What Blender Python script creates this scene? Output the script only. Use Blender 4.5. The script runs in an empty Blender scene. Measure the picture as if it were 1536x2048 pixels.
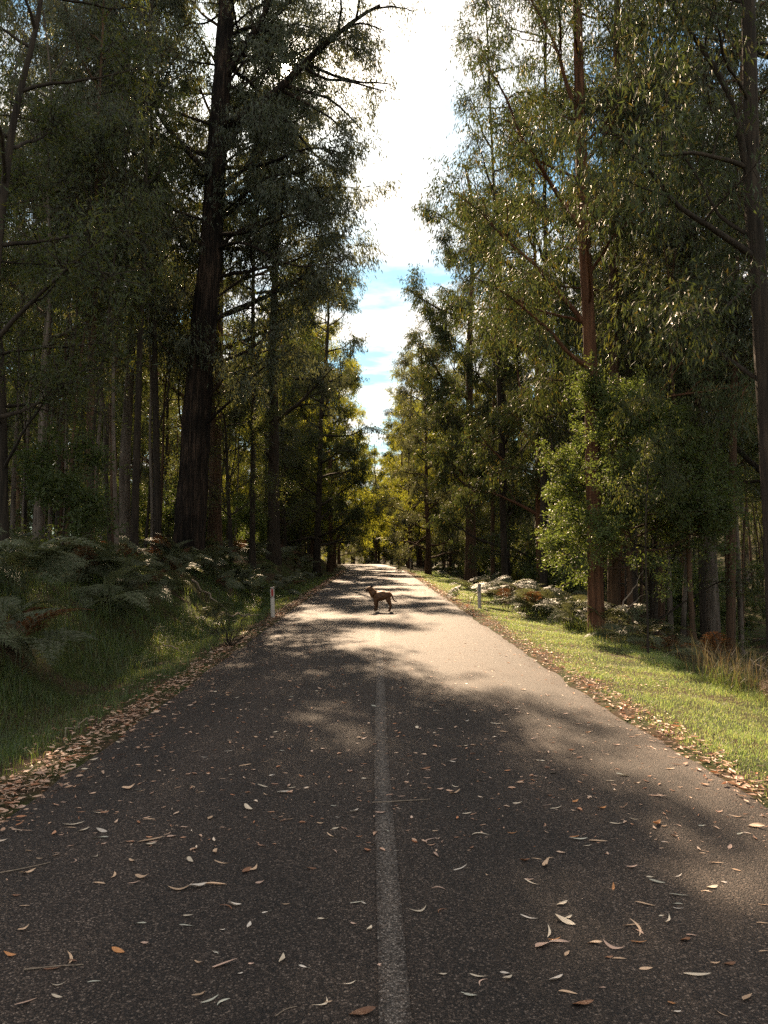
import bpy, math, random
import numpy as np
from mathutils import Vector, Matrix

random.seed(11)
rng = np.random.default_rng(11)
S = bpy.context.scene
COL = S.collection
R = math.radians

# ------------------------------------------------------------------ camera, sky, sun, exposure
CAM_H, FOC, PITCH = 1.6, 1500.0, math.atan(76 / 1500.0)      # focal length in pixels of a 1536 x 2048 picture
cam = bpy.data.cameras.new('camera')
cam.sensor_fit = 'AUTO'; cam.sensor_width = 36.0; cam.lens = 36.0 * FOC / 2048.0
cam.clip_start = 0.05; cam.clip_end = 6000
co = bpy.data.objects.new('camera', cam); COL.objects.link(co)
co.location = (0, 0, CAM_H); co.rotation_euler = (R(90) + PITCH, 0, 0)
S.camera = co

SUN_EL, SUN_AZ = R(33.5), R(-7.8)                               # azimuth from +Y towards +X
SDIR = Vector((math.sin(SUN_AZ) * math.cos(SUN_EL), math.cos(SUN_AZ) * math.cos(SUN_EL), math.sin(SUN_EL)))
sun = bpy.data.lights.new('sun', 'SUN'); sun.energy = 3.8; sun.angle = R(0.53); sun.color = (1.0, 0.74, 0.49)
so = bpy.data.objects.new('sun', sun); COL.objects.link(so)
so.rotation_euler = SDIR.to_track_quat('Z', 'Y').to_euler(); so.location = SDIR * 100

W = bpy.data.worlds.new('World'); S.world = W; W.use_nodes = True
wn, wl = W.node_tree.nodes, W.node_tree.links
wn.clear()
def wnode(t, **k):
    n = wn.new(t)
    for a, b in k.items(): setattr(n, a, b)
    return n
def wmath(op, a, b=None, clamp=False):
    n = wnode('ShaderNodeMath', operation=op, use_clamp=clamp)
    for i, v in enumerate((a, b)):
        if v is None: continue
        if isinstance(v, (int, float)): n.inputs[i].default_value = v
        else: wl.new(v, n.inputs[i])
    return n.outputs[0]
sky = wnode('ShaderNodeTexSky', sky_type='NISHITA', sun_disc=False, sun_elevation=SUN_EL, sun_rotation=SUN_AZ,
            altitude=300, air_density=1.0, dust_density=0.4, ozone_density=1.5)
tc = wnode('ShaderNodeTexCoord')
sep = wnode('ShaderNodeSeparateXYZ'); wl.new(tc.outputs['Generated'], sep.inputs[0])
zc = wmath('MAXIMUM', sep.outputs[2], 0.06)
comb = wnode('ShaderNodeCombineXYZ')
wl.new(wmath('DIVIDE', sep.outputs[0], zc), comb.inputs[0]); wl.new(wmath('DIVIDE', sep.outputs[1], zc), comb.inputs[1])
cn = wnode('ShaderNodeTexNoise'); cn.inputs['Scale'].default_value = 1.5; cn.inputs['Detail'].default_value = 7; cn.inputs['Roughness'].default_value = 0.55
mp = wnode('ShaderNodeMapping'); mp.inputs['Location'].default_value = (3.1, 0.4, 0)
wl.new(comb.outputs[0], mp.inputs[0]); wl.new(mp.outputs[0], cn.inputs['Vector'])
cr = wnode('ShaderNodeValToRGB'); cr.color_ramp.elements[0].position = 0.39; cr.color_ramp.elements[1].position = 0.58
wl.new(cn.outputs['Fac'], cr.inputs[0])
cmix = wnode('ShaderNodeMix', data_type='RGBA')
wl.new(cr.outputs[0], cmix.inputs['Factor']); 
tint = wnode('ShaderNodeVectorMath', operation='MULTIPLY'); wl.new(sky.outputs[0], tint.inputs[0]); tint.inputs[1].default_value = (.37, .53, .52)
wl.new(tint.outputs[0], cmix.inputs['A'])
# glare of the sun itself seen through thin cloud
vd = wnode('ShaderNodeVectorMath', operation='DOT_PRODUCT'); wl.new(tc.outputs['Generated'], vd.inputs[0]); vd.inputs[1].default_value = SDIR
dt = wmath('MAXIMUM', vd.outputs['Value'], 0.0)
cs = wnode('ShaderNodeVectorMath', operation='SCALE'); cs.inputs[0].default_value = (1.0, 0.945, 0.875)      # cloud: brighter towards the sun
wl.new(wmath('ADD', wmath('MULTIPLY', wmath('POWER', dt, 5), 1.4), 4.9), cs.inputs['Scale']); wl.new(cs.outputs[0], cmix.inputs['B'])
aur = wmath('ADD', wmath('MULTIPLY', wmath('POWER', dt, 220), 10.0), wmath('ADD', wmath('MULTIPLY', wmath('POWER', dt, 6000), 60.0), wmath('MULTIPLY', wmath('GREATER_THAN', dt, math.cos(R(0.27))), 400.0)))
gl = wnode('ShaderNodeVectorMath', operation='SCALE'); gl.inputs[0].default_value = (1.0, 0.86, 0.68); wl.new(aur, gl.inputs['Scale'])
va = wnode('ShaderNodeVectorMath', operation='ADD'); wl.new(cmix.outputs['Result'], va.inputs[0]); wl.new(gl.outputs[0], va.inputs[1])
bg = wnode('ShaderNodeBackground'); bg.inputs['Strength'].default_value = 0.06; wl.new(va.outputs[0], bg.inputs['Color'])
wo = wnode('ShaderNodeOutputWorld'); wl.new(bg.outputs[0], wo.inputs['Surface'])

S.view_settings.view_transform = 'Standard'; S.view_settings.look = 'None'
S.view_settings.gamma = 1.0; S.view_settings.use_curve_mapping = False
S.view_settings.exposure = 2.32
S.render.engine = 'CYCLES'
cy = S.cycles
cy.max_bounces = 6; cy.diffuse_bounces = 3; cy.glossy_bounces = 2; cy.transmission_bounces = 4; cy.transparent_max_bounces = 4
cy.volume_bounces = 0
cy.use_adaptive_sampling = True; cy.adaptive_threshold = 0.008
cy.use_denoising = False; cy.denoiser = 'OPENIMAGEDENOISE'; cy.denoising_input_passes = 'RGB_ALBEDO_NORMAL'; cy.denoising_prefilter = 'ACCURATE'
cy.caustics_reflective = False; cy.caustics_refractive = False
cy.sample_clamp_indirect = 1.5

# ------------------------------------------------------------------ helpers
CP, SP = math.cos(PITCH), math.sin(PITCH)
def at(px, py, Y):
    """the point of the place at depth Y that the photograph shows at pixel px, py"""
    u, v = (px - 768) / FOC, (1024 - py) / FOC
    dx, dy, dz = u, CP - v * SP, SP + v * CP
    k = Y / dy
    return np.array((dx * k, Y, CAM_H + dz * k))
def road_pt(px, py):
    u, v = (px - 768) / FOC, (1024 - py) / FOC
    dx, dy, dz = u, CP - v * SP, SP + v * CP
    k = -CAM_H / dz
    return dx * k, dy * k

def sstep(a, b, x):
    t = np.clip((x - a) / (b - a), 0, 1); return t * t * (3 - 2 * t)
def road_x(y):
    y = np.asarray(y, float)
    return 0.06 - 0.012 * y - 0.0012 * np.maximum(y - 50, 0) ** 2
def road_z(y):
    y = np.asarray(y, float)
    return -0.0011 * np.clip(y - 80, 0, 40) ** 2
HALF = 2.36
def vnoise(x, y, s, seed=0):
    """cheap smooth value noise"""
    x = np.asarray(x, float) * s + 17.3 * seed; y = np.asarray(y, float) * s - 9.1 * seed
    xi, yi = np.floor(x), np.floor(y); fx, fy = x - xi, y - yi
    fx, fy = fx * fx * (3 - 2 * fx), fy * fy * (3 - 2 * fy)
    def hsh(a, b):
        v = np.sin(a * 127.1 + b * 311.7 + seed * 74.7) * 43758.5453; return v - np.floor(v)
    return (hsh(xi, yi) * (1 - fx) + hsh(xi + 1, yi) * fx) * (1 - fy) + (hsh(xi, yi + 1) * (1 - fx) + hsh(xi + 1, yi + 1) * fx) * fy
def ground_z(x, y):
    x = np.asarray(x, float); y = np.asarray(y, float)
    s = x - road_x(y); t = -s
    z = road_z(y)
    # left: verge, shallow drain, bank
    lb = -0.10 * sstep(2.4, 3.3, t) - 0.08 * sstep(3.0, 3.5, t) + 1.30 * sstep(3.4, 5.6, t) + 0.07 * np.clip(t - 6, 0, 60) + 0.10 * np.clip(t - 40, 0, 160)
    lb = lb + (vnoise(x, y, 0.55, 1) - 0.5) * 0.5 * sstep(3.4, 5.5, t) + (vnoise(x, y, 1.7, 2) - 0.5) * 0.16 * sstep(2.8, 4.2, t)
    # right: mown verge, then falling away
    dp = 1.7 - 1.3 * sstep(20, 52, y)
    rb = -0.12 * sstep(2.5, 4.2, s) - dp * sstep(4.1, 8.5, s) - 0.02 * np.clip(s - 8, 0, 30) + 0.16 * np.clip(s - 30, 0, 200)
    rb = rb + (vnoise(x, y, 0.5, 3) - 0.5) * 0.5 * sstep(4.6, 7.0, s) + (vnoise(x, y, 2.0, 4) - 0.5) * 0.05 * sstep(2.6, 3.2, s)
    e = np.where(s < 0, lb, rb)
    e = e + 0.0 * y
    return z + e - 0.03 * (1 - sstep(2.2, 2.5, np.abs(s)))

def mesh_np(name, v, f, smooth=False):
    """v (n,3), f list of index arrays with 3 or 4 columns"""
    v = np.asarray(v, np.float32)
    if not isinstance(f, (list, tuple)): f = [f]
    f = [np.asarray(a, np.int32) for a in f if len(a)]
    me = bpy.data.meshes.new(name)
    nl = sum(a.size for a in f); nf = sum(len(a) for a in f)
    me.vertices.add(len(v)); me.vertices.foreach_set('co', v.ravel())
    me.loops.add(nl); me.loops.foreach_set('vertex_index', np.concatenate([a.ravel() for a in f]))
    me.polygons.add(nf)
    sizes = np.concatenate([np.full(len(a), a.shape[1], np.int32) for a in f])
    st = np.zeros(nf, np.int32); st[1:] = np.cumsum(sizes)[:-1]
    me.polygons.foreach_set('loop_start', st)
    me.polygons.foreach_set('use_smooth', np.full(nf, smooth, bool))
    me.update(calc_edges=True)
    return me
def link(name, data, parent=None, mat=None, kind=None):
    o = bpy.data.objects.new(name, data); COL.objects.link(o)
    if parent is not None: o.parent = parent
    if mat is not None and data is not None and not data.materials: data.materials.append(mat)
    if kind: o['kind'] = kind
    return o
def tag(o, label, cat, group=None):
    o['label'] = label; o['category'] = cat
    if group: o['group'] = group
    return o
def empty(name, loc, label, cat, group=None, rz=0.0, sc=1.0):
    o = bpy.data.objects.new(name, None); COL.objects.link(o)
    o.location = [float(c) for c in loc]; o.rotation_euler = (0, 0, rz); o.scale = (sc, sc, sc); o.empty_display_size = 0.2
    return tag(o, label, cat, group)
def copy_tree(o, parent=None):
    c = o.copy(); COL.objects.link(c)
    if parent is not None: c.parent = parent
    for ch in list(o.children): copy_tree(ch, c)
    return c
def cat_(parts):
    """join (v, f4) pairs"""
    vs, fs, n = [], [], 0
    for v, f in parts:
        if len(v) == 0: continue
        vs.append(v); fs.append(f + n); n += len(v)
    return (np.concatenate(vs), np.concatenate(fs)) if vs else (np.zeros((0, 3)), np.zeros((0, 4), int))
def norm(a):
    return a / np.maximum(np.linalg.norm(a, axis=-1, keepdims=True), 1e-9)

def tubes(P, Rd, k):
    """P (B,n,3) centre lines, Rd (B,n) radii -> quads"""
    B, n, _ = P.shape
    T = np.gradient(P, axis=1); T = norm(T)
    ref = np.where(np.abs(T[..., 2:3]) > 0.92, np.array([1.0, 0, 0]), np.array([0, 0, 1.0]))
    ref = np.repeat(ref[:, :1], n, axis=1)
    U = norm(np.cross(ref, T)); V = np.cross(T, U)
    a = np.arange(k) * 2 * math.pi / k
    ring = U[:, :, None, :] * np.cos(a)[None, None, :, None] + V[:, :, None, :] * np.sin(a)[None, None, :, None]
    v = P[:, :, None, :] + ring * Rd[:, :, None, None]
    idx = np.arange(B * n * k).reshape(B, n, k)
    q = np.stack([idx[:, :-1], np.roll(idx, -1, 2)[:, :-1], np.roll(idx, -1, 2)[:, 1:], idx[:, 1:]], -1)
    return v.reshape(-1, 3), q.reshape(-1, 4)
def grow(g, p0, d0, L, n, trop, wob):
    B = len(p0); P = [p0]; d = norm(d0)
    for i in range(n):
        d = norm(d + np.asarray(trop) / n + g.normal(size=(B, 3)) * wob / math.sqrt(n))
        P.append(P[-1] + d * (L / n)[:, None])
    return np.stack(P, 1)
def kids(g, P, m, tmin, tmax=1.0):
    """m points along each line: positions, tangents, t, owner"""
    B, n, _ = P.shape
    ow = np.repeat(np.arange(B), m); t = g.uniform(tmin, tmax, B * m)
    x = t * (n - 1); i = np.minimum(x.astype(int), n - 2); fr = (x - i)[:, None]
    a, b = P[ow, i], P[ow, i + 1]
    return a * (1 - fr) + b * fr, norm(b - a), t, ow
def leaf_quads(g, base, d, L, Wd, curl=0.25):
    """one kite-shaped blade per row, slightly sickle-shaped and folded"""
    N = len(base)
    side = norm(np.cross(d, norm(g.normal(size=(N, 3)))))
    nrm = np.cross(side, d)
    mid = base + d * (L * 0.42)[:, None] + side * (g.normal(size=N) * curl * Wd)[:, None] + nrm * (g.normal(size=N) * 0.06 * L)[:, None]
    w = side * (Wd * 0.5)[:, None]
    tip = base + d * L[:, None] + side * (g.normal(size=N) * curl * 0.5 * L)[:, None] * 0.4
    v = np.stack([base, mid - w, tip, mid + w], 1).reshape(-1, 3)
    return v, np.arange(N * 4).reshape(N, 4)

# ------------------------------------------------------------------ materials
def new_mat(name):
    m = bpy.data.materials.new(name); m.use_nodes = True
    nt = m.node_tree; nt.nodes.clear()
    out = nt.nodes.new('ShaderNodeOutputMaterial')
    return m, nt, out
def N_(nt, t, **k):
    n = nt.nodes.new(t)
    for a, b in k.items():
        if a in n.inputs.keys(): n.inputs[a].default_value = b
        else: setattr(n, a, b)
    return n
def ramp(nt, fac, stops):
    r = N_(nt, 'ShaderNodeValToRGB')
    e = r.color_ramp.elements
    while len(e) < len(stops): e.new(0.5)
    for el, (p, c) in zip(e, stops): el.position = p; el.color = (*c, 1)
    nt.links.new(fac, r.inputs[0]); return r.outputs[0]
def leaf_mat(name, cols, trans, tfac=0.4, rough=0.45, spec=0.5):
    m, nt, out = new_mat(name)
    g = N_(nt, 'ShaderNodeNewGeometry')
    oi = N_(nt, 'ShaderNodeObjectInfo')
    k = len(cols)
    c = ramp(nt, g.outputs['Random Per Island'], [(i / max(1, k - 1), cc) for i, cc in enumerate(cols)])
    hs = N_(nt, 'ShaderNodeHueSaturation'); nt.links.new(c, hs.inputs['Color'])
    mr = N_(nt, 'ShaderNodeMapRange'); mr.inputs['To Min'].default_value = 0.75; mr.inputs['To Max'].default_value = 1.25
    nt.links.new(oi.outputs['Random'], mr.inputs['Value']); nt.links.new(mr.outputs[0], hs.inputs['Value'])
    p = N_(nt, 'ShaderNodeBsdfPrincipled'); p.inputs['Roughness'].default_value = rough; p.inputs['Specular IOR Level'].default_value = spec
    nt.links.new(hs.outputs[0], p.inputs['Base Color'])
    mx = N_(nt, 'ShaderNodeMix', data_type='RGBA', blend_type='MULTIPLY'); mx.inputs['Factor'].default_value = 1
    nt.links.new(hs.outputs[0], mx.inputs['A']); mx.inputs['B'].default_value = (*trans, 1)
    t = N_(nt, 'ShaderNodeBsdfTranslucent'); nt.links.new(mx.outputs['Result'], t.inputs['Color'])
    ms = N_(nt, 'ShaderNodeMixShader'); ms.inputs[0].default_value = tfac
    nt.links.new(p.outputs[0], ms.inputs[1]); nt.links.new(t.outputs[0], ms.inputs[2]); nt.links.new(ms.outputs[0], out.inputs[0])
    return m
def bark_mat(name, stops, sx=9.0, sz=0.8, bump=0.5, dist=0.03, rough=0.95):
    m, nt, out = new_mat(name)
    tcn = N_(nt, 'ShaderNodeTexCoord'); mpn = N_(nt, 'ShaderNodeMapping'); mpn.inputs['Scale'].default_value = (sx, sx, sz)
    nt.links.new(tcn.outputs['Object'], mpn.inputs[0])
    n1 = N_(nt, 'ShaderNodeTexNoise'); n1.inputs['Scale'].default_value = 1.6; n1.inputs['Detail'].default_value = 6; n1.inputs['Roughness'].default_value = 0.65
    nt.links.new(mpn.outputs[0], n1.inputs['Vector'])
    n2 = N_(nt, 'ShaderNodeTexNoise'); n2.inputs['Scale'].default_value = 0.9; n2.inputs['Detail'].default_value = 3
    nt.links.new(tcn.outputs['Object'], n2.inputs['Vector'])
    ad = N_(nt, 'ShaderNodeMath', operation='MULTIPLY_ADD'); ad.inputs[1].default_value = 0.45
    sb = N_(nt, 'ShaderNodeMath', operation='SUBTRACT'); sb.inputs[1].default_value = 0.5
    nt.links.new(n2.outputs['Fac'], sb.inputs[0]); nt.links.new(sb.outputs[0], ad.inputs[0]); nt.links.new(n1.outputs['Fac'], ad.inputs[2])
    c = ramp(nt, ad.outputs[0], stops)
    p = N_(nt, 'ShaderNodeBsdfPrincipled'); p.inputs['Roughness'].default_value = rough; p.inputs['Specular IOR Level'].default_value = 0.2
    nt.links.new(c, p.inputs['Base Color'])
    b = N_(nt, 'ShaderNodeBump'); b.inputs['Strength'].default_value = bump; b.inputs['Distance'].default_value = dist
    nt.links.new(n1.outputs['Fac'], b.inputs['Height']); nt.links.new(b.outputs[0], p.inputs['Normal'])
    nt.links.new(p.outputs[0], out.inputs[0]); return m
def plain_mat(name, col, rough=0.7, spec=0.3, var=0.0, scale=30.0):
    m, nt, out = new_mat(name)
    p = N_(nt, 'ShaderNodeBsdfPrincipled'); p.inputs['Roughness'].default_value = rough; p.inputs['Specular IOR Level'].default_value = spec
    if var:
        tcn = N_(nt, 'ShaderNodeTexCoord'); n1 = N_(nt, 'ShaderNodeTexNoise'); n1.inputs['Scale'].default_value = scale; n1.inputs['Detail'].default_value = 5
        nt.links.new(tcn.outputs['Object'], n1.inputs['Vector'])
        c = ramp(nt, n1.outputs['Fac'], [(0.3, tuple(x * (1 - var) for x in col)), (0.7, tuple(min(1, x * (1 + var)) for x in col))])
        nt.links.new(c, p.inputs['Base Color'])
    else: p.inputs['Base Color'].default_value = (*col, 1)
    nt.links.new(p.outputs[0], out.inputs[0]); return m

M = {}
M['gum'] = leaf_mat('gum_leaf', [(.035, .046, .02), (.05, .064, .028), (.065, .08, .034), (.05, .064, .024), (.075, .082, .035), (.045, .06, .026), (.06, .07, .03), (.13, .09, .025)], (1.35, 1.4, 0.7), .32, .55, .25)
M['gum_sunlit'] = leaf_mat('sunlit_gum_leaf', [(.06, .075, .022), (.085, .10, .03), (.11, .12, .035), (.13, .12, .03)], (3.0, 2.8, 1.0), .58, .5, .3)  # brighter, yellower gum leaf: sunlight on the far trees put into the colour
M['gum_dark'] = leaf_mat('dark_gum_leaf', [(.06, .072, .045), (.08, .094, .058), (.10, .112, .074), (.095, .09, .05)], (1.8, 1.7, 0.9), .36, .5, .45)
M['wattle'] = leaf_mat('wattle_leaf', [(.045, .06, .025), (.065, .082, .033), (.085, .10, .042), (.12, .11, .03)], (1.9, 1.9, 0.8), .42, .5, .4)
M['bush'] = leaf_mat('bush_leaf', [(.05, .068, .024), (.075, .095, .033), (.095, .118, .044), (.06, .08, .028), (.115, .115, .045)], (1.9, 2.0, 0.9), .42, .5, .3)
M['fern'] = leaf_mat('fern_frond', [(.065, .08, .038), (.095, .108, .054), (.14, .14, .085)], (1.25, 1.2, 0.8), .36, .5, .3)
M['fern_dead'] = leaf_mat('dead_frond', [(.06, .028, .013), (.09, .042, .018), (.11, .06, .03)], (1.4, 1.2, 0.9), .35, .7, .2)
M['grass'] = leaf_mat('grass_blade', [(.12, .165, .05), (.165, .215, .068), (.215, .25, .095), (.32, .285, .155)], (1.45, 1.6, 1.0), .5, .5, .4)
M['grass_dark'] = leaf_mat('long_grass_blade', [(.045, .068, .026), (.065, .092, .036), (.085, .112, .046), (.07, .10, .04), (.15, .13, .065)], (2.0, 2.0, 0.8), .45, .5, .4)
M['straw'] = leaf_mat('dry_grass_blade', [(.11, .09, .05), (.18, .145, .085), (.07, .065, .034), (.08, .085, .04), (.14, .08, .04)], (1.4, 1.3, 1.0), .4, .6, .3)
M['litter'] = leaf_mat('litter_leaf', [(.48, .28, .18), (.64, .45, .32), (.32, .13, .06), (.76, .6, .46), (.48, .20, .09), (.62, .42, .30), (.2, .09, .05), (.70, .5, .38)], (1.1, 1.0, 0.9), .2, .55, .35)
M['bark_string'] = bark_mat('stringybark', [(.34, (.007, .005, .004)), (.5, (.022, .015, .011)), (.64, (.07, .044, .03)), (.8, (.15, .09, .06))], 11, .7, 1.0, .08)
M['bark_brown'] = bark_mat('brown_bark', [(.25, (.025, .016, .011)), (.5, (.085, .05, .03)), (.75, (.17, .095, .055))], 12, .7, .7, .03)
M['bark_red'] = bark_mat('red_bark', [(.25, (.03, .015, .009)), (.5, (.11, .05, .026)), (.75, (.24, .11, .055))], 14, .6, .8, .03)
M['bark_pale'] = bark_mat('pale_bark', [(.3, (.05, .038, .03)), (.5, (.14, .108, .083)), (.75, (.24, .19, .15))], 5, .5, .3, .01)
M['bark_dark'] = bark_mat('dark_bark', [(.25, (.012, .010, .008)), (.5, (.04, .03, .022)), (.75, (.08, .058, .04))], 14, .8, .7, .03)
M['stick'] = bark_mat('grey_stick', [(.3, (.12, .09, .065)), (.7, (.34, .26, .19))], 20, 2, .3, .005)

# ------------------------------------------------------------------ ground, road
def grid_axis(stops):
    out = []
    for a, b, st in stops: out.append(np.arange(a, b, st))
    return np.unique(np.round(np.concatenate(out), 4))
gx = grid_axis([(-320, -200, 40), (-200, -60, 20), (-60, -16, 2), (-16, -2, .22), (-2, 2, .5), (2, 14, .22), (14, 60, 2), (60, 200, 20), (200, 321, 40)])
gy = grid_axis([(-100, -4, 4), (-4, 40, .35), (40, 120, 1.0), (120, 240, 6), (240, 421, 30)])
GX, GY = np.meshgrid(gx, gy)
GZ = ground_z(GX + road_x(np.minimum(GY, 120.)), GY)
V = np.stack([GX + road_x(np.minimum(GY, 120.)), GY, GZ], -1).reshape(-1, 3)
nx, ny = len(gx), len(gy)
I = np.arange(nx * ny).reshape(ny, nx)
F = np.stack([I[:-1, :-1], I[:-1, 1:], I[1:, 1:], I[1:, :-1]], -1).reshape(-1, 4)
m, nt, out = new_mat('forest_floor')
tcn = N_(nt, 'ShaderNodeTexCoord')
n1 = N_(nt, 'ShaderNodeTexNoise'); n1.inputs['Scale'].default_value = 1.3; n1.inputs['Detail'].default_value = 8
n2 = N_(nt, 'ShaderNodeTexNoise'); n2.inputs['Scale'].default_value = 22; n2.inputs['Detail'].default_value = 6; n2.inputs['Roughness'].default_value = .7
for n in (n1, n2): nt.links.new(tcn.outputs['Object'], n.inputs['Vector'])
c1 = ramp(nt, n2.outputs['Fac'], [(.3, (.018, .012, .008)), (.5, (.05, .034, .02)), (.7, (.12, .078, .045))])
c2 = ramp(nt, n2.outputs['Fac'], [(.3, (.015, .018, .006)), (.55, (.04, .05, .014)), (.75, (.075, .08, .026))])
fm = ramp(nt, n1.outputs['Fac'], [(.42, (0, 0, 0)), (.58, (1, 1, 1))])
mx = N_(nt, 'ShaderNodeMix', data_type='RGBA')
nt.links.new(fm, mx.inputs['Factor']); nt.links.new(c1, mx.inputs['A']); nt.links.new(c2, mx.inputs['B'])
p = N_(nt, 'ShaderNodeBsdfPrincipled'); p.inputs['Roughness'].default_value = 1; p.inputs['Specular IOR Level'].default_value = 0.1
nt.links.new(mx.outputs['Result'], p.inputs['Base Color'])
b = N_(nt, 'ShaderNodeBump'); b.inputs['Strength'].default_value = 1; b.inputs['Distance'].default_value = .04
nt.links.new(n2.outputs['Fac'], b.inputs['Height']); nt.links.new(b.outputs[0], p.inputs['Normal']); nt.links.new(p.outputs[0], out.inputs[0])
M['floor'] = m
link('ground', mesh_np('ground', V, F, True), None, m, 'structure')

def asphalt(name, paint=False):
    m, nt, out = new_mat(name); L = nt.links.new
    tcn = N_(nt, 'ShaderNodeTexCoord')
    vo = N_(nt, 'ShaderNodeTexVoronoi'); vo.inputs['Scale'].default_value = 130; vo.inputs['Randomness'].default_value = 1
    wob = N_(nt, 'ShaderNodeTexNoise'); wob.inputs['Scale'].default_value = 160; wob.inputs['Detail'].default_value = 2
    big = N_(nt, 'ShaderNodeTexNoise'); big.inputs['Scale'].default_value = .9; big.inputs['Detail'].default_value = 5
    med = N_(nt, 'ShaderNodeTexNoise'); med.inputs['Scale'].default_value = 38; med.inputs['Detail'].default_value = 4; med.inputs['Roughness'].default_value = .7
    trk = N_(nt, 'ShaderNodeMapping'); trk.inputs['Scale'].default_value = (1.6, .05, 1)
    tn = N_(nt, 'ShaderNodeTexNoise'); tn.inputs['Scale'].default_value = 1.0; tn.inputs['Detail'].default_value = 3
    for n in (vo, wob, big, med, trk): L(tcn.outputs['Object'], n.inputs[0])
    L(trk.outputs[0], tn.inputs[0])
    sp = N_(nt, 'ShaderNodeSeparateColor'); L(vo.outputs['Color'], sp.inputs[0])
    if paint:
        base_ = ramp(nt, sp.outputs[0], [(0, (.020, .0133, .0096)), (.45, (.038, .0255, .019)), (.72, (.064, .044, .033)), (.9, (.11, .079, .061)), (1, (.22, .166, .132))])
        top_ = ramp(nt, sp.outputs[0], [(0, (.07, .056, .046)), (.35, (.10, .08, .067)), (.7, (.16, .13, .11)), (1, (.33, .28, .24))])
        # worn away in patches and feathered along both edges
        g = N_(nt, 'ShaderNodeUVMap')
        sx = N_(nt, 'ShaderNodeSeparateXYZ'); L(g.outputs[0], sx.inputs[0])
        e = N_(nt, 'ShaderNodeMath', operation='PINGPONG'); e.inputs[1].default_value = .5; L(sx.outputs[0], e.inputs[0])
        s1 = N_(nt, 'ShaderNodeMath', operation='MULTIPLY_ADD'); s1.inputs[1].default_value = 1.3; L(e.outputs[0], s1.inputs[0]); L(sp.outputs[2], s1.inputs[2])
        s2 = N_(nt, 'ShaderNodeMath', operation='ADD'); L(s1.outputs[0], s2.inputs[0]); L(big.outputs['Fac'], s2.inputs[1])
        th = ramp(nt, s2.outputs[0], [(.46, (0, 0, 0)), (.62, (1, 1, 1))])
        hf = N_(nt, 'ShaderNodeMath', operation='MULTIPLY'); hf.inputs[1].default_value = .5; L(s2.outputs[0], hf.inputs[0]); L(hf.outputs[0], th.node.inputs[0])
        mm = N_(nt, 'ShaderNodeMix', data_type='RGBA'); L(th, mm.inputs['Factor']); L(base_, mm.inputs['A']); L(top_, mm.inputs['B']); stone = mm.outputs['Result']
    else:
        stone = ramp(nt, sp.outputs[0], [(0, (.020, .0133, .0096)), (.45, (.038, .0255, .019)), (.72, (.064, .044, .033)), (.9, (.11, .079, .061)), (1, (.22, .166, .132))])
    gap = ramp(nt, vo.outputs['Distance'], [(.30, (1, 1, 1)), (.75, (.22, .22, .22))])
    a1 = N_(nt, 'ShaderNodeMix', data_type='RGBA', blend_type='MULTIPLY'); a1.inputs['Factor'].default_value = 1
    L(stone, a1.inputs['A']); L(gap, a1.inputs['B'])
    w1 = ramp(nt, big.outputs['Fac'], [(.3, (.8, .8, .8)), (.7, (1.2, 1.17, 1.12))])
    a2 = N_(nt, 'ShaderNodeMix', data_type='RGBA', blend_type='MULTIPLY'); a2.inputs['Factor'].default_value = 1
    L(a1.outputs['Result'], a2.inputs['A']); L(w1, a2.inputs['B'])
    w2 = ramp(nt, tn.outputs['Fac'], [(.3, (.84, .84, .84)), (.7, (1.15, 1.15, 1.15))])
    a3 = N_(nt, 'ShaderNodeMix', data_type='RGBA', blend_type='MULTIPLY'); a3.inputs['Factor'].default_value = 1
    L(a2.outputs['Result'], a3.inputs['A']); L(w2, a3.inputs['B'])
    p = N_(nt, 'ShaderNodeBsdfPrincipled'); p.inputs['Roughness'].default_value = .72; p.inputs['Specular IOR Level'].default_value = .30
    wx = N_(nt, 'ShaderNodeSeparateXYZ'); L(tcn.outputs['Object'], wx.inputs[0])
    wa = N_(nt, 'ShaderNodeMath', operation='MULTIPLY_ADD'); wa.inputs[1].default_value = .012; L(wx.outputs[1], wa.inputs[0]); L(wx.outputs[0], wa.inputs[2])
    wb = N_(nt, 'ShaderNodeMath', operation='MULTIPLY_ADD'); wb.inputs[1].default_value = .5; L(big.outputs['Fac'], wb.inputs[0]); L(wa.outputs[0], wb.inputs[2])
    wc_ = N_(nt, 'ShaderNodeMath', operation='MULTIPLY'); wc_.inputs[1].default_value = 5.0; L(wb.outputs[0], wc_.inputs[0])
    ws_ = N_(nt, 'ShaderNodeMath', operation='SINE'); L(wc_.outputs[0], ws_.inputs[0])
    wm_ = N_(nt, 'ShaderNodeMapRange'); wm_.inputs['From Min'].default_value = -1; wm_.inputs['To Min'].default_value = .87; wm_.inputs['To Max'].default_value = 1.12; L(ws_.outputs[0], wm_.inputs['Value'])
    a4 = N_(nt, 'ShaderNodeVectorMath', operation='SCALE'); L(a3.outputs['Result'], a4.inputs[0]); L(wm_.outputs[0], a4.inputs['Scale'])
    L(a4.outputs[0], p.inputs['Base Color'])
    inv = N_(nt, 'ShaderNodeMath', operation='SUBTRACT'); inv.inputs[0].default_value = 1; L(vo.outputs['Distance'], inv.inputs[1])
    hs = N_(nt, 'ShaderNodeMath', operation='MULTIPLY'); L(inv.outputs[0], hs.inputs[0]); L(sp.outputs[1], hs.inputs[1])
    h2 = N_(nt, 'ShaderNodeMath', operation='ADD'); L(hs.outputs[0], h2.inputs[0]); L(inv.outputs[0], h2.inputs[1])
    h3 = N_(nt, 'ShaderNodeMath', operation='ADD'); L(h2.outputs[0], h3.inputs[0]); L(med.outputs['Fac'], h3.inputs[1])
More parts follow.
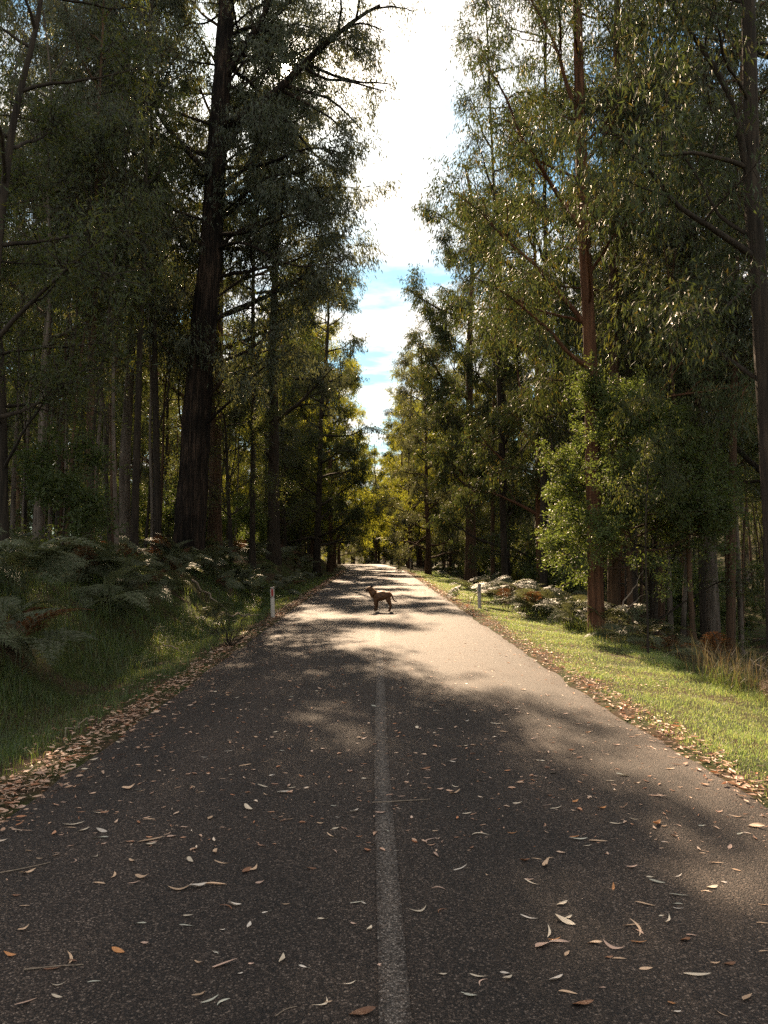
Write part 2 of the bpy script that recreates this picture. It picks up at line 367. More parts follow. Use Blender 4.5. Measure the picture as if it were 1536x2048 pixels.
    b = N_(nt, 'ShaderNodeBump'); b.inputs['Strength'].default_value = .8; b.inputs['Distance'].default_value = .005
    L(h3.outputs[0], b.inputs['Height']); L(b.outputs[0], p.inputs['Normal'])
    L(p.outputs[0], out.inputs[0])
    return m
ry = grid_axis([(-12, 60, .25), (60, 130.1, 1)])
fr = np.array([-1, -.9, -.6, -.3, 0, .3, .6, .9, 1.0])
rows = []
for y in ry:
    el = HALF + .10 * (vnoise(0, y, 1.3, 8) - .5) + .14 * (vnoise(0, y, 3.1, 9) - .5); er = HALF + .10 * (vnoise(3, y, 1.3, 8) - .5) + .14 * (vnoise(3, y, 3.1, 9) - .5)
    er += .30 * math.exp(-((y - 3.5) / 3.0) ** 2)
    xs = np.where(fr < 0, fr * el, fr * er)
    z = road_z(y) - .012 * np.abs(xs) - np.where(np.abs(fr) > .95, .03, 0)
    rows.append(np.stack([xs + road_x(y), np.full(9, y), z + .012 * 2.3], 1))
V = np.concatenate(rows); n = len(ry); I = np.arange(n * 9).reshape(n, 9)
F = np.stack([I[:-1, :-1], I[:-1, 1:], I[1:, 1:], I[1:, :-1]], -1).reshape(-1, 4)
link('road', mesh_np('road', V, F, True), None, asphalt('asphalt'), 'structure')
V = np.concatenate([np.array([[road_x(y) - .055 + .01 * math.sin(y * .8), y, float(road_z(y)) + .0316], [road_x(y) + .055 + .01 * math.sin(y * .8), y, float(road_z(y)) + .0316]]) for y in ry])
I = np.arange(n * 2).reshape(n, 2); F = np.stack([I[:-1, 0], I[:-1, 1], I[1:, 1], I[1:, 0]], -1)
me = mesh_np('centre_line', V, F, True)
uv = me.uv_layers.new(name='UVMap'); uv.data.foreach_set('uv', np.tile(np.array([0, 0, 1, 0, 1, 1, 0, 1], np.float32), len(F)))
link('centre_line', me, None, asphalt('worn_paint', True), 'structure')
def road_top(x, y): return float(road_z(y)) + .0276 - .012 * abs(x - float(road_x(y)))

# ------------------------------------------------------------------ trees
EUC = dict(m2=1.7, m3=7, l2=(.32, .58), l3=(.5, 1.1), nl=26, LL=(.11, .19), LW=(.018, .032), hang=1.0, rnd=.5, up2=.15, trop1=.35, trop2=-.1, trop3=-.7, wob=.35, off=.10, k=(7, 5, 3))
def limb_geo(g, P1, r0, q):
    """wood and leaf arrays of one limb along the line P1 (n,3)"""
    P1 = P1[None]; n1 = P1.shape[1]
    L1 = float(np.linalg.norm(np.diff(P1[0], axis=0), axis=1).sum())
    r1 = np.linspace(r0, max(.006, r0 * .22), n1)[None]
    wood = [tubes(P1, r1, q['k'][0])]
    m2 = max(4, int(L1 * q['m2']))
    p, t, tt, _ = kids(g, P1, m2, q.get('t2', .28))
    d = norm(t * .75 + norm(g.normal(size=p.shape)) * .8 + np.array([0, 0, q['up2']]))
    l2 = g.uniform(*q['l2'], m2) * max(1.2, L1) * (1.15 - .65 * tt); l2 = np.minimum(l2, q.get('max2', 3.2))
    P2 = grow(g, p, d, l2, 6, (0, 0, q['trop2']), q['wob'])
    r2 = (np.interp(tt, [0, 1], [r0 * .45, r0 * .2]))[:, None] * np.linspace(1, .3, 7)[None]; r2 = np.maximum(r2, .004)
    wood.append(tubes(P2, r2, q['k'][1]))
    # twigs on the branches and on the limb's own end
    p, t, tt, ow = kids(g, P2, q['m3'], .25)
    pe, te, _, _ = kids(g, P1, q['m3'] + 2, .7)
    p, t = np.concatenate([p, pe]), np.concatenate([t, te])
    d = norm(t * .6 + norm(g.normal(size=p.shape)) * .9)
    l3 = g.uniform(*q['l3'], len(p))
    P3 = grow(g, p, d, l3, 4, (0, 0, q['trop3']), q['wob'])
    if q['k'][2]:
        wood.append(tubes(P3, np.repeat(np.linspace(.009, .003, 5)[None], len(p), 0) * q.get('tw', 1), q['k'][2]))
    b, t, tt, ow = kids(g, P3, q['nl'], .15)
    N = len(b)
    b = b + g.normal(size=(N, 3)) * q['off']
    d = norm(np.array([0, 0, -q['hang']]) + t * .35 + g.normal(size=(N, 3)) * q['rnd'])
    lv = leaf_quads(g, b, d, g.uniform(*q['LL'], N), g.uniform(*q['LW'], N))
    return cat_(wood), lv
def trunk_geo(g, pts, r0, r1, k=14, rows=40, flare=.35, rough=.04, fis=0.0):
    pts = np.asarray(pts, float)
    s = np.concatenate([[0], np.cumsum(np.linalg.norm(np.diff(pts, axis=0), axis=1))]); s /= s[-1]
    t = np.linspace(0, 1, rows)
    # smooth interpolation
    P = np.stack([np.interp(t, s, pts[:, i]) for i in range(3)], 1)
    for _ in range(rows // 12): P[1:-1] = (P[:-2] + 2 * P[1:-1] + P[2:]) / 4
    H = s[-1] * np.linalg.norm(pts[-1] - pts[0])
    hgt = P[:, 2] - P[0, 2]
    rad = (r0 + (r1 - r0) * t ** .85) * (1 + flare * np.exp(-hgt / (r0 * 2.2)))
    v, f = tubes(P[None], rad[None], k)
    v = v.reshape(rows, k, 3)
    c = P[:, None, :]
    base = np.stack([np.interp(t * 12, np.arange(14), g.normal(size=14)) for _ in range(k)], 1)
    fs = g.normal(size=(max(2, rows // 5) + 2, k)); x = t * (len(fs) - 2); i = x.astype(int); fsi = fs[i] * (1 - (x - i))[:, None] + fs[i + 1] * (x - i)[:, None]
    v = c + (v - c) * (1 + rough * base + fis * fsi)[:, :, None]
    return (v.reshape(-1, 3), f), P, rad
def on_line(P, z):
    """point of the centre line at height z"""
    return np.array([np.interp(z, P[:, 2], P[:, i]) for i in range(3)])

def hero_tree(name, base, tops, r0, r1, limbs, q, bark, leaf, label, cat='tree', seed=1, group=None, k=14, rows=50, fis=0.0, rough=.04, flare=.35, hole=None):
    """a tree in view by itself: trunk, every limb a part, each limb's leaves its sub-part. tops: trunk line relative to base;
    limbs: (line of points relative to base | (z, azimuth, elevation, length), radius)"""
    g = np.random.default_rng(seed)
    root = empty(name, base, label, cat, group)
    tg, P, rad = trunk_geo(g, [(0, 0, 0)] + list(tops), r0, r1, k, rows, flare, rough, fis)
    link('trunk', mesh_np('trunk', *tg, True), root, bark)
    for spec, lr in limbs:
        if len(spec) == 4 and not hasattr(spec[0], '__len__'):
            z, az, el, L = spec
            p0 = on_line(P, z); d = np.array([[math.cos(az) * math.cos(el), math.sin(az) * math.cos(el), math.sin(el)]])
            L_ = grow(g, p0[None], d, np.array([L]), 10, (0, 0, q['trop1']), q['wob'])[0]
        else:
            pp = np.asarray(spec, float); pp[0] = on_line(P, pp[0][2])
            s = np.concatenate([[0], np.cumsum(np.linalg.norm(np.diff(pp, axis=0), axis=1))])
            t = np.linspace(0, s[-1], 14); L_ = np.stack([np.interp(t, s, pp[:, i]) for i in range(3)], 1)
            L_[1:-1] += g.normal(size=(12, 3)) * .05
            for _ in range(2): L_[1:-1] = (L_[:-2] + 2 * L_[1:-1] + L_[2:]) / 4
        w, lf = limb_geo(g, L_, lr, q)
        if hole is not None:                                        # a gap in the crown, long in one direction
            c, ax, ra, rb = hole; mid = lf[0].reshape(-1, 4, 3)[:, 0] + np.asarray(base) - c
            al = mid @ ax; pr = np.linalg.norm(mid - al[:, None] * ax, axis=1); kp = (np.abs(al) > ra) | (pr > rb) | ((g.uniform(size=len(pr)) < .12) & (pr > rb * .4))
            v_ = lf[0].reshape(-1, 4, 3)[kp].reshape(-1, 3); lf = (v_, np.arange(len(v_)).reshape(-1, 4))
        lo = link('limb', mesh_np('limb', *w, True), root, bark)
        link('foliage', mesh_np('foliage', *lf), lo, leaf, 'stuff')
    return root
def rand_limbs(g, n, z0, z1, L0, L1, r, el=(.1, .7), azs=None, pw=.8):
    out = []
    for i in range(n):
        t = (i + g.uniform(0, 1)) / n; z = z0 + (z1 - z0) * t
        az = (i * 2.4 + g.uniform(-.5, .5)) if azs is None else g.uniform(*azs)
        out.append(((z, az, g.uniform(*el), (L0 + (L1 - L0) * t ** pw) * g.uniform(.8, 1.2)), r * (1 - .5 * t)))
    return out

TREES = {}
def variant(key, H, r0, nlimb, zc, L0, L1, q, bark, leaf, seed, lean=.6, sides=9, el=(.1, .8), rows=22):
    """a tree of the wood: trunk (with its branches) and crown, kept as mesh data that the copies share"""
    g = np.random.default_rng(seed)
    nb = 6
    pts = [(0, 0, 0)] + [tuple(np.array([g.normal() * lean * .25, g.normal() * lean * .25, 0]) * (i / nb) + np.array([lean * (i / nb) ** 1.5 * math.cos(seed), lean * (i / nb) ** 1.5 * math.sin(seed), H * i / nb])) for i in range(1, nb + 1)]
    tg, P, rad = trunk_geo(g, pts, r0, r0 * .18, sides, rows, .3, .04)
    wood, leaves = [tg], []
    for (z, az, e, L), lr in rand_limbs(g, nlimb, zc * H, H * .98, L0, L1, r0 * .4, el):
        d = np.array([[math.cos(az) * math.cos(e), math.sin(az) * math.cos(e), math.sin(e)]])
        L_ = grow(g, on_line(P, z)[None], d, np.array([L]), 8, (0, 0, q['trop1']), q['wob'])[0]
        w, lf = limb_geo(g, L_, lr, q); wood.append(w); leaves.append(lf)
    wm = mesh_np('trunk', *cat_(wood), True); wm.materials.append(bark)
    lm = mesh_np('crown', *cat_(leaves)); lm.materials.append(leaf)
    TREES[key] = (wm, lm)
def plant_tree(key, x, y, name, label, group, cat='tree', rz=None, sc=1.0, dz=-.08, tilt=0.0):
    wm, lm = TREES[key]
    rz = random.uniform(0, 6.28) if rz is None else rz
    root = empty(name, (x, y, float(ground_z(x, y)) + dz), label, cat, group, rz, sc)
    root.rotation_euler = (random.gauss(0, tilt), random.gauss(0, tilt), rz)
    link('trunk', wm, root); link('crown', lm, root, None, 'stuff')
    return root

# --- the big stringybark on the left bank
g = np.random.default_rng(5)
D1 = 24.0
b1 = at(374, 1140, D1); b1[2] = float(ground_z(b1[0], D1)) - .1
def rel(b, px, py, Y): return tuple(at(px, py, Y) - b)
tops = [rel(b1, 388, 930, D1), rel(b1, 403, 720, D1), rel(b1, 422, 500, D1 + .1), rel(b1, 434, 300, D1 + .3), rel(b1, 450, 80, D1 + .5), rel(b1, 466, -250, D1 + .8), rel(b1, 476, -560, D1 + 1)]
limbs = [
    ([rel(b1, 440, 250, D1), rel(b1, 500, 225, D1 - .4), rel(b1, 570, 170, D1 - .8), rel(b1, 650, 85, D1 - 1.0), rel(b1, 760, 10, D1 - 1.2)], .19),
    ([rel(b1, 425, 468, D1), rel(b1, 520, 458, D1 - .8), rel(b1, 570, 428, D1 - 1.2), rel(b1, 690, 428, D1 - 1.5)], .07),
    ([rel(b1, 420, 500, D1), rel(b1, 480, 480, D1 - .6), rel(b1, 600, 540, D1 - 2.0), rel(b1, 690, 520, D1 - 2.4)], .06),
    ([rel(b1, 425, 350, D1), rel(b1, 350, 280, D1 - .6), rel(b1, 290, 180, D1 - 1.0), rel(b1, 268, 40, D1 - 1.2)], .10),
    ([rel(b1, 440, 330, D1), rel(b1, 540, 330, D1 - .6), rel(b1, 620, 290, D1 - 1.0), rel(b1, 700, 310, D1 - 1.5)], .08),
    ([rel(b1, 410, 640, D1), rel(b1, 500, 610, D1 + .4), rel(b1, 600, 560, D1 + .8), rel(b1, 680, 470, D1 + 1.2)], .08),
    ([rel(b1, 395, 870, D1), rel(b1, 440, 820, D1 - .4), rel(b1, 500, 760, D1 - .8), rel(b1, 590, 690, D1 - 1.2)], .06),
    ([rel(b1, 400, 760, D1), rel(b1, 350, 720, D1 - .5), rel(b1, 280, 640, D1 - 1.0)], .05),
    ([rel(b1, 445, 150, D1), rel(b1, 520, 60, D1 - .5), rel(b1, 560, -60, D1 - 1.0), rel(b1, 640, -180, D1 - 1.2)], .12),
    ([rel(b1, 455, -60, D1), rel(b1, 560, -140, D1 - .5), rel(b1, 680, -150, D1 - 1.0), rel(b1, 760, -120, D1 - 1.2)], .12),
]
for (py, tx, ty, dY) in ((60, 770, 100, -.5), (230, 700, 160, .6), (330, 740, 230, .2), (430, 720, 330, -.6), (420, 750, 400, .8), (520, 700, 430, .2), (600, 730, 480, -.4), (660, 690, 560, .5), (740, 660, 640, -.3), (800, 640, 720, .4), (130, 640, 20, 1.4), (560, 600, 500, 1.8), (250, 600, 250, 2.0)):
    z_ = at(430, py, D1)[2] - b1[2] + g.normal() * .5; a_ = np.array((0, 0, z_)); c_ = np.array(rel(b1, tx - 45, ty - 25, D1 + dY))
    k_ = g.uniform(.25, .6); limbs.append(([tuple(a_), tuple(a_ * (1 - k_) + c_ * k_ + np.array((g.normal() * .35, g.normal() * .35, g.normal() * .35))), tuple(a_ * .2 + c_ * .8 + g.normal(size=3) * .25), tuple(c_)], g.uniform(.035, .075)))
limbs += rand_limbs(g, 10, 9.0, 21, 3.6, 4.6, .07, (-.1, .5), azs=(-.9, .9))
limbs += rand_limbs(g, 14, 7.0, 17, 3.6, 4.4, .07, (-.1, .5), azs=(.2, 3.9))
limbs += rand_limbs(g, 12, 12.0, 22, 4.0, 4.4, .065, (-.1, .5), azs=(-.5, 3.6))
limbs += rand_limbs(g, 10, 11.0, 26, 1.4, 1.8, .03, (-.2, .5), azs=(-.5, 3.6))
limbs += rand_limbs(g, 16, 17.0, 30, 4.6, 2.4, .09, (.0, .8), azs=(-.6, 3.8))
q1 = dict(EUC, t2=.14, nl=30, m3=7, LL=(.14, .22), LW=(.026, .042))
hero_tree('stringybark_tree', b1, tops, .48, .16, limbs, q1, M['bark_string'], M['gum_dark'], 'largest dark fissured trunk standing at the top of the left bank', seed=5, k=44, rows=150, fis=.055, rough=.04, flare=.14, hole=(np.array((-3.2, 23.6, 17.2)), np.array(SDIR), 5.0, .21))

# --- right side: the peeling trunk by the bush and its neighbours
D2 = 15.4
b2 = at(1193, 1268, D2); b2[2] = float(ground_z(b2[0], D2)) - .1
tops = [rel(b2, 1188, 1000, D2), rel(b2, 1180, 700, D2), rel(b2, 1166, 430, D2), rel(b2, 1160, 200, D2), rel(b2, 1152, -60, D2 + .2), rel(b2, 1140, -500, D2 + .4), rel(b2, 1135, -800, D2 + .6)]
limbs = [
    ([rel(b2, 1180, 742, D2), rel(b2, 1130, 700, D2 - .2), rel(b2, 1075, 640, D2 - .4), rel(b2, 1020, 600, D2 - .6), rel(b2, 960, 560, D2 - .8)], .05),
    ([rel(b2, 1175, 660, D2), rel(b2, 1120, 590, D2), rel(b2, 1060, 520, D2 + .2), rel(b2, 1010, 480, D2 + .3), rel(b2, 930, 400, D2 + .4)], .055),
    ([rel(b2, 1166, 460, D2), rel(b2, 1100, 360, D2 - .1), rel(b2, 1050, 280, D2 - .3), rel(b2, 1020, 200, D2 - .5), rel(b2, 960, 110, D2 - .6)], .055),
    ([rel(b2, 1160, 250, D2), rel(b2, 1120, 120, D2 - .1), rel(b2, 1080, 20, D2 - .2), rel(b2, 1000, -90, D2 - .3)], .05),
    ([rel(b2, 1160, 330, D2), rel(b2, 1230, 240, D2 - .4), rel(b2, 1290, 170, D2 - .8)], .05),
    ([rel(b2, 1170, 560, D2), rel(b2, 1220, 480, D2 - .5), rel(b2, 1290, 420, D2 - 1.2)], .04),
]
limbs += rand_limbs(g, 14, 4.5, 19, 2.8, 2.0, .04, (.1, .8))
qr = dict(EUC, nl=40, m3=7, LL=(.10, .17), LW=(.02, .034), max2=2.2, wob=.3, tw=.6)
hero_tree('gum_tree', b2, tops, .17, .06, limbs, qr, M['bark_red'], M['gum'], 'red brown peeling gum trunk rising through the bush on the right verge', seed=8, k=14, rows=70, rough=.05, fis=.03)
D3 = 17.2
b3 = at(1228, 1250, D3); b3[2] = float(ground_z(b3[0], D3)) - .1
tops = [rel(b3, 1228, 700, D3), rel(b3, 1226, 480, D3), rel(b3, 1232, 200, D3), rel(b3, 1236, -60, D3), rel(b3, 1240, -500, D3)]
hero_tree('gum_tree', b3, tops, .15, .05, rand_limbs(g, 16, 5, 17, 2.8, 2.0, .04, (.2, .8)), qr, M['bark_brown'], M['gum'], 'straight brown trunk just behind the red peeling gum', seed=9, rows=40)
D4 = 22.0
b4 = at(1262, 1240, D4); b4[2] = float(ground_z(b4[0], D4)) - .1
tops = [rel(b4, 1258, 700, D4), rel(b4, 1252, 450, D4), rel(b4, 1256, 200, D4), rel(b4, 1262, -100, D4)]
hero_tree('gum_tree', b4, tops, .2, .06, rand_limbs(g, 16, 5, 18, 3.4, 2.4, .05, (.2, .8)), qr, M['bark_dark'], M['gum'], 'dark trunk third back in the cluster behind the bush', seed=10, rows=40)
# --- far right dark tree with the long crooked limb
D5 = 11.0
b5 = at(1560, 1300, D5); b5[2] = float(ground_z(b5[0], D5)) - .1
tops = [rel(b5, 1545, 1000, D5), rel(b5, 1524, 700, D5), rel(b5, 1516, 520, D5), rel(b5, 1502, 350, D5), rel(b5, 1500, 150, D5), rel(b5, 1494, -60, D5), rel(b5, 1490, -500, D5)]
limbs = [
    ([rel(b5, 1516, 520, D5), rel(b5, 1450, 480, D5 - .2), rel(b5, 1380, 430, D5 - .4), rel(b5, 1320, 370, D5 - .6), rel(b5, 1250, 300, D5 - .7), rel(b5, 1180, 250, D5 - .7)], .055),
    ([rel(b5, 1504, 390, D5), rel(b5, 1480, 240, D5 - .2), rel(b5, 1430, 130, D5 - .4), rel(b5, 1380, 70, D5 - .5), rel(b5, 1330, -20, D5 - .6), rel(b5, 1280, -120, D5 - .7)], .06),
    ([rel(b5, 1503, 340, D5), rel(b5, 1420, 312, D5 - .3), rel(b5, 1320, 306, D5 - .6), rel(b5, 1220, 268, D5 - .9)], .04),
    ([rel(b5, 1518, 560, D5), rel(b5, 1440, 620, D5 - .5), rel(b5, 1370, 640, D5 - .9)], .03),
]
limbs += rand_limbs(g, 13, 3.5, 14, 2.4, 1.8, .04, (.1, .8))
hero_tree('gum_tree', b5, tops, .17, .08, limbs, dict(qr, nl=26), M['bark_dark'], M['gum'], 'black trunk at the right edge with a long crooked limb', seed=12, rows=60, rough=.06)
# --- tall gum beyond the right ferns
D6 = 45.0
b6 = at(942, 1150, D6); b6[2] = float(ground_z(b6[0], D6)) - .1
tops = [rel(b6, 940, 900, D6), rel(b6, 938, 700, D6), rel(b6, 946, 500, D6), rel(b6, 948, 420, D6), rel(b6, 930, 330, D6)]
limbs = [
    ([rel(b6, 944, 560, D6), rel(b6, 985, 510, D6), rel(b6, 1010, 450, D6)], .12),
    ([rel(b6, 947, 470, D6), rel(b6, 910, 450, D6 - .6), rel(b6, 860, 420, D6 - 1)], .10),
    ([rel(b6, 938, 800, D6), rel(b6, 890, 760, D6 - 1), rel(b6, 840, 690, D6 - 2)], .10),
    ([rel(b6, 938, 960, D6), rel(b6, 905, 930, D6 - 1), rel(b6, 860, 880, D6 - 2.2)], .10),
    ([rel(b6, 940, 640, D6), rel(b6, 880, 620, D6 - 1), rel(b6, 820, 580, D6 - 1.5)], .10),
]
limbs += rand_limbs(g, 26, 5, 21.5, 4.4, 2.6, .07, (.0, .6))
hero_tree('gum_tree', b6, tops, .34, .07, limbs, dict(EUC, nl=34, m3=7, LL=(.18, .28), LW=(.04, .06), k=(6, 4, 3)), M['bark_brown'], M['gum'], 'tall gum standing alone behind the sunlit ferns right of the road', seed=13, rows=50)

# --- the round sunlit bush on the right
D7 = 15.3
b7 = at(1262, 1300, D7); b7[2] = float(ground_z(b7[0], D7)) - .1
qb = dict(EUC, m2=5.0, m3=9, l2=(.4, .7), l3=(.25, .55), nl=44, LL=(.05, .085), LW=(.02, .034), hang=.15, rnd=.8, trop1=.2, trop2=.1, trop3=0., wob=.5, off=.05, up2=.1, max2=1.1, k=(6, 4, 3), t2=.15, tw=.5)
tops = [rel(b7, 1258, 1100, D7), rel(b7, 1250, 950, D7), rel(b7, 1238, 820, D7), rel(b7, 1236, 745, D7)]
limbs = [((z * 1.12, az, el, L * 1.3), .028) for z, az, el, L in (
    (1.5, 3.2, .1, 1.35), (1.6, 3.9, .1, 1.3), (1.9, 2.5, .2, 1.1), (2.1, 3.4, .3, 1.35), (2.2, 4.4, .2, 1.25), (2.3, .2, .2, 1.25), (2.4, 5.3, .2, 1.25), (2.7, 3.1, .35, 1.3),
    (2.9, 4.1, .35, 1.25), (3.0, 5.8, .4, 1.2), (3.2, 1.2, .4, 1.2), (3.3, 2.6, .5, 1.15), (3.5, 3.7, .5, 1.1), (3.6, 4.9, .6, 1.05), (3.8, .6, .6, 1.0), (4.0, 3.0, .8, .9), (4.2, 4.5, .9, .8), (1.8, -.2, .1, 1.6), (2.2, .4, .2, 1.6), (2.6, -.5, .2, 1.6), (3.0, .1, .3, 1.5), (3.4, -.4, .5, 1.3), (2.0, -1.2, .1, 1.3), (2.8, -1.4, .3, 1.3), (3.3, 1.8, .4, 1.2))]
hero_tree('bushy_tree', b7, tops, .075, .02, limbs, qb, M['bark_brown'], M['bush'], 'dense rounded leafy bush, its left side bright green in the sun', seed=14, rows=30, k=9)

# --- kinds of the wood
QM = dict(EUC, nl=30, m3=7, m2=1.5, LL=(.16, .26), LW=(.036, .058), k=(5, 4, 3))
variant('tall1', 25, .30, 26, .22, 4.6, 2.4, QM, M['bark_brown'], M['gum'], 21)
variant('tall2', 27, .34, 28, .18, 4.4, 2.6, QM, M['bark_dark'], M['gum_dark'], 22)
variant('tall3', 23, .26, 26, .16, 4.2, 2.2, QM, M['bark_red'], M['gum'], 23, .9)
variant('tall4', 24, .24, 20, .34, 4.8, 2.8, QM, M['bark_pale'], M['gum_dark'], 24, 1.2)
variant('road1', 22, .26, 34, .07, 4.2, 2.0, dict(QM, trop1=.15), M['bark_dark'], M['gum'], 25, .8, el=(-.1, .5))
variant('road2', 18, .22, 32, .06, 3.8, 1.8, dict(QM, trop1=.15, LL=(.13, .22)), M['bark_brown'], M['gum_dark'], 26, .8, el=(-.1, .5))
variant('road3', 21, .25, 34, .07, 4.2, 2.0, dict(QM, trop1=.15), M['bark_brown'], M['gum_sunlit'], 27, .8, el=(-.1, .5))
QP = dict(EUC, nl=22, m3=6, m2=1.6, LL=(.13, .22), LW=(.026, .044), k=(5, 4, 3))
variant('pole1', 25, .15, 14, .5, 2.4, 1.6, QP, M['bark_dark'], M['gum'], 28, .5, 8, el=(.2, .9))
variant('pole2', 22, .12, 12, .55, 2.2, 1.4, QP, M['bark_brown'], M['gum_dark'], 29, .9, 8, el=(.2, .9))
QW = dict(EUC, nl=25, m3=7, m2=2.0, LL=(.08, .14), LW=(.018, .03), hang=.35, rnd=.6, k=(5, 4, 3), max2=2.0, l3=(.4, .9), trop3=-.2, trop1=.15)
variant('wattle1', 11, .12, 16, .18, 2.9, 1.5, QW, M['bark_dark'], M['wattle'], 31, .8)
variant('wattle2', 9, .10, 15, .12, 2.6, 1.3, QW, M['bark_dark'], M['wattle'], 32, .8)
QS = dict(EUC, nl=16, m3=5, m2=2.0, LL=(.12, .2), LW=(.024, .04), k=(4, 3, 3), max2=1.4, tw=.7)
variant('sap1', 13, .065, 10, .55, 1.6, 1.0, QS, M['bark_brown'], M['gum_dark'], 41, .7, 6)
variant('sap2', 11, .055, 9, .5, 1.4, .9, QS, M['bark_dark'], M['wattle'], 42, .9, 6)
variant('sap3', 15, .085, 10, .6, 1.8, 1.1, QS, M['bark_pale'], M['gum_dark'], 43, .6, 6)
QH = dict(EUC, m2=3.5, m3=6, nl=26, l2=(.4, .7), l3=(.25, .5), LL=(.07, .13), LW=(.022, .04), hang=.2, rnd=.8, trop1=.3, trop2=.1, trop3=0, max2=1.0, off=.06, k=(4, 3, 0), t2=.1)
variant('shrub1', 2.6, .04, 11, .08, 1.2, .7, QH, M['bark_dark'], M['wattle'], 51, .2, 5)
variant('shrub2', 2.0, .035, 10, .05, 1.0, .6, QH, M['bark_dark'], M['bush'], 52, .2, 5)

# second trunk behind the stringybark, pale trunk further left and other stems one can pick out
def at_ground(px, Y): return (px - 768) / FOC * Y, Y
for key, px, Y, sc, lab in (
    ('tall1', 430, 29.5, 1.0, 'brown trunk close behind the right side of the big stringybark'),
    ('tall4', 250, 27.0, .95, 'pale smooth trunk in the wood left of the big stringybark'),
    ('tall4', 75, 22.0, .75, 'dark trunk near the left edge above the ferns'),
    ('tall2', 548, 37.0, .95, 'slender trunk right of the stringybark, behind the white guide post'),
    ('road1', 634, 48.0, .95, 'leafy gum leaning over the left roadside past the guide post'),
    ('road3', 660, 60.0, 1.0, 'gum with low hanging foliage on the left far along the road'),
    ('road3', 668, 74.0, 1.0, 'farther gum on the left where the road narrows'),
    ('road2', 678, 90.0, .9, 'last gum on the left beside the crest'),
    ('road2', 856, 52.0, .95, 'gum overhanging the right roadside beyond the ferns'),
    ('road3', 820, 68.0, .95, 'thick leafy gum on the right far along the road'),
    ('tall3', 803, 84.0, .85, 'sunlit brown trunk on the right beside the crest'),
    ('road1', 1012, 36.0, .9, 'dark gum in the shade behind the lone tall gum'),
    ('tall3', 1080, 28.0, .75, 'leafy gum left of the round bush and behind it'),
    ('tall4', 1425, 19.0, .75, 'leaning thin trunk right of the bush'),
    ('tall1', 1372, 25.0, .85, 'brown trunk behind the shaded right side of the bush'),
    ('tall2', 1600, 17.0, .85, 'dark trunk half cut by the right edge'),
    ('road3', 730, 128.0, 1.05, 'dark gum closing the view where the road drops away'), ('road3', 708, 116.0, .95, 'leafy gum left of where the road drops away'), ('road3', 752, 112.0, .9, 'pale green gum right of where the road drops away')):
    x, y = at_ground(px, Y)
    plant_tree(key, x, y, 'gum_tree', lab, None, 'tree', sc=sc)
for key, px, Y, sc, lab in (('pole1', 1085, 24.0, .9, 'slender dark pole like gum left of the round bush'), ('pole2', 1318, 19.0, .95, 'slender brown pole like gum rising behind the bush'), ('pole1', 1405, 21.0, .9, 'slender dark gum with a bare lower stem right of the bush'),
                            ('pole2', 1452, 16.5, .9, 'slender brown gum nearest the black right trunk'), ('pole1', 1010, 30.0, 1.0, 'slender dark gum right of the lone tall gum'), ('pole2', 985, 38.0, 1.0, 'slender brown gum close to the lone tall gum'),
                            ('pole1', 1140, 33.0, 1.0, 'slender dark gum deep between the tall gum and the bush'), ('pole2', 900, 57.0, 1.0, 'slender brown gum just left of the lone tall gum'), ('pole1', 268, 21.5, .8, 'slender dark stem left of the big stringybark, nearest of its neighbours'),
                            ('pole2', 182, 19.0, .8, 'slender brown stem between left edge and big stringybark'), ('pole1', 318, 24.0, .85, 'slender dark stem close to the left side of the stringybark'), ('pole2', 118, 24.0, .9, 'slender brown stem near the left edge'), ('pole1', 505, 30.0, .9, 'slender dark stem right of the stringybark')):
    x, y = at_ground(px, Y)
    plant_tree(key, x, y, 'gum_tree', lab, None, 'tree', sc=sc, tilt=.015)
for key, px, Y, sc, lab in (('sap2', 1291, 12.6, .42, 'slim dark stem nearest the grass right of the red trunk'), ('sap3', 1338, 17.5, .95, 'slim pale stem behind the middle of the dry grass'), ('sap1', 1386, 15.5, 1.0, 'slim brown stem right of the round bush'),
                            ('sap1', 1458, 18.5, 1.05, 'slim leaning stem between the bush and the black right trunk'), ('sap3', 1478, 24.0, 1.1, 'farther slim stem just left of the black right trunk'), ('sap2', 1302, 16.8, 1.1, 'slim dark stem hidden low behind the bush')):
    x, y = at_ground(px, Y)
    plant_tree(key, x, y, 'sapling', lab, None, 'sapling', sc=sc, tilt=.03)
for key, x, y, sc, lab in (('wattle1', -7.0, 12.6, 1.15, 'dark wattle spreading into the upper left corner'),
                           ('wattle2', -7.8, 15.5, 1.1, 'feathery wattle with yellow tips at the left edge'),
                           ('wattle2', 6.1, 17.2, .85, 'dark wattle close behind the shaded side of the round bush'), ('wattle1', -5.6, 27.5, .75, 'low dense wattle right of the stringybark trunk')):
    plant_tree(key, x, y, 'wattle_tree', lab, None, 'tree', sc=sc)

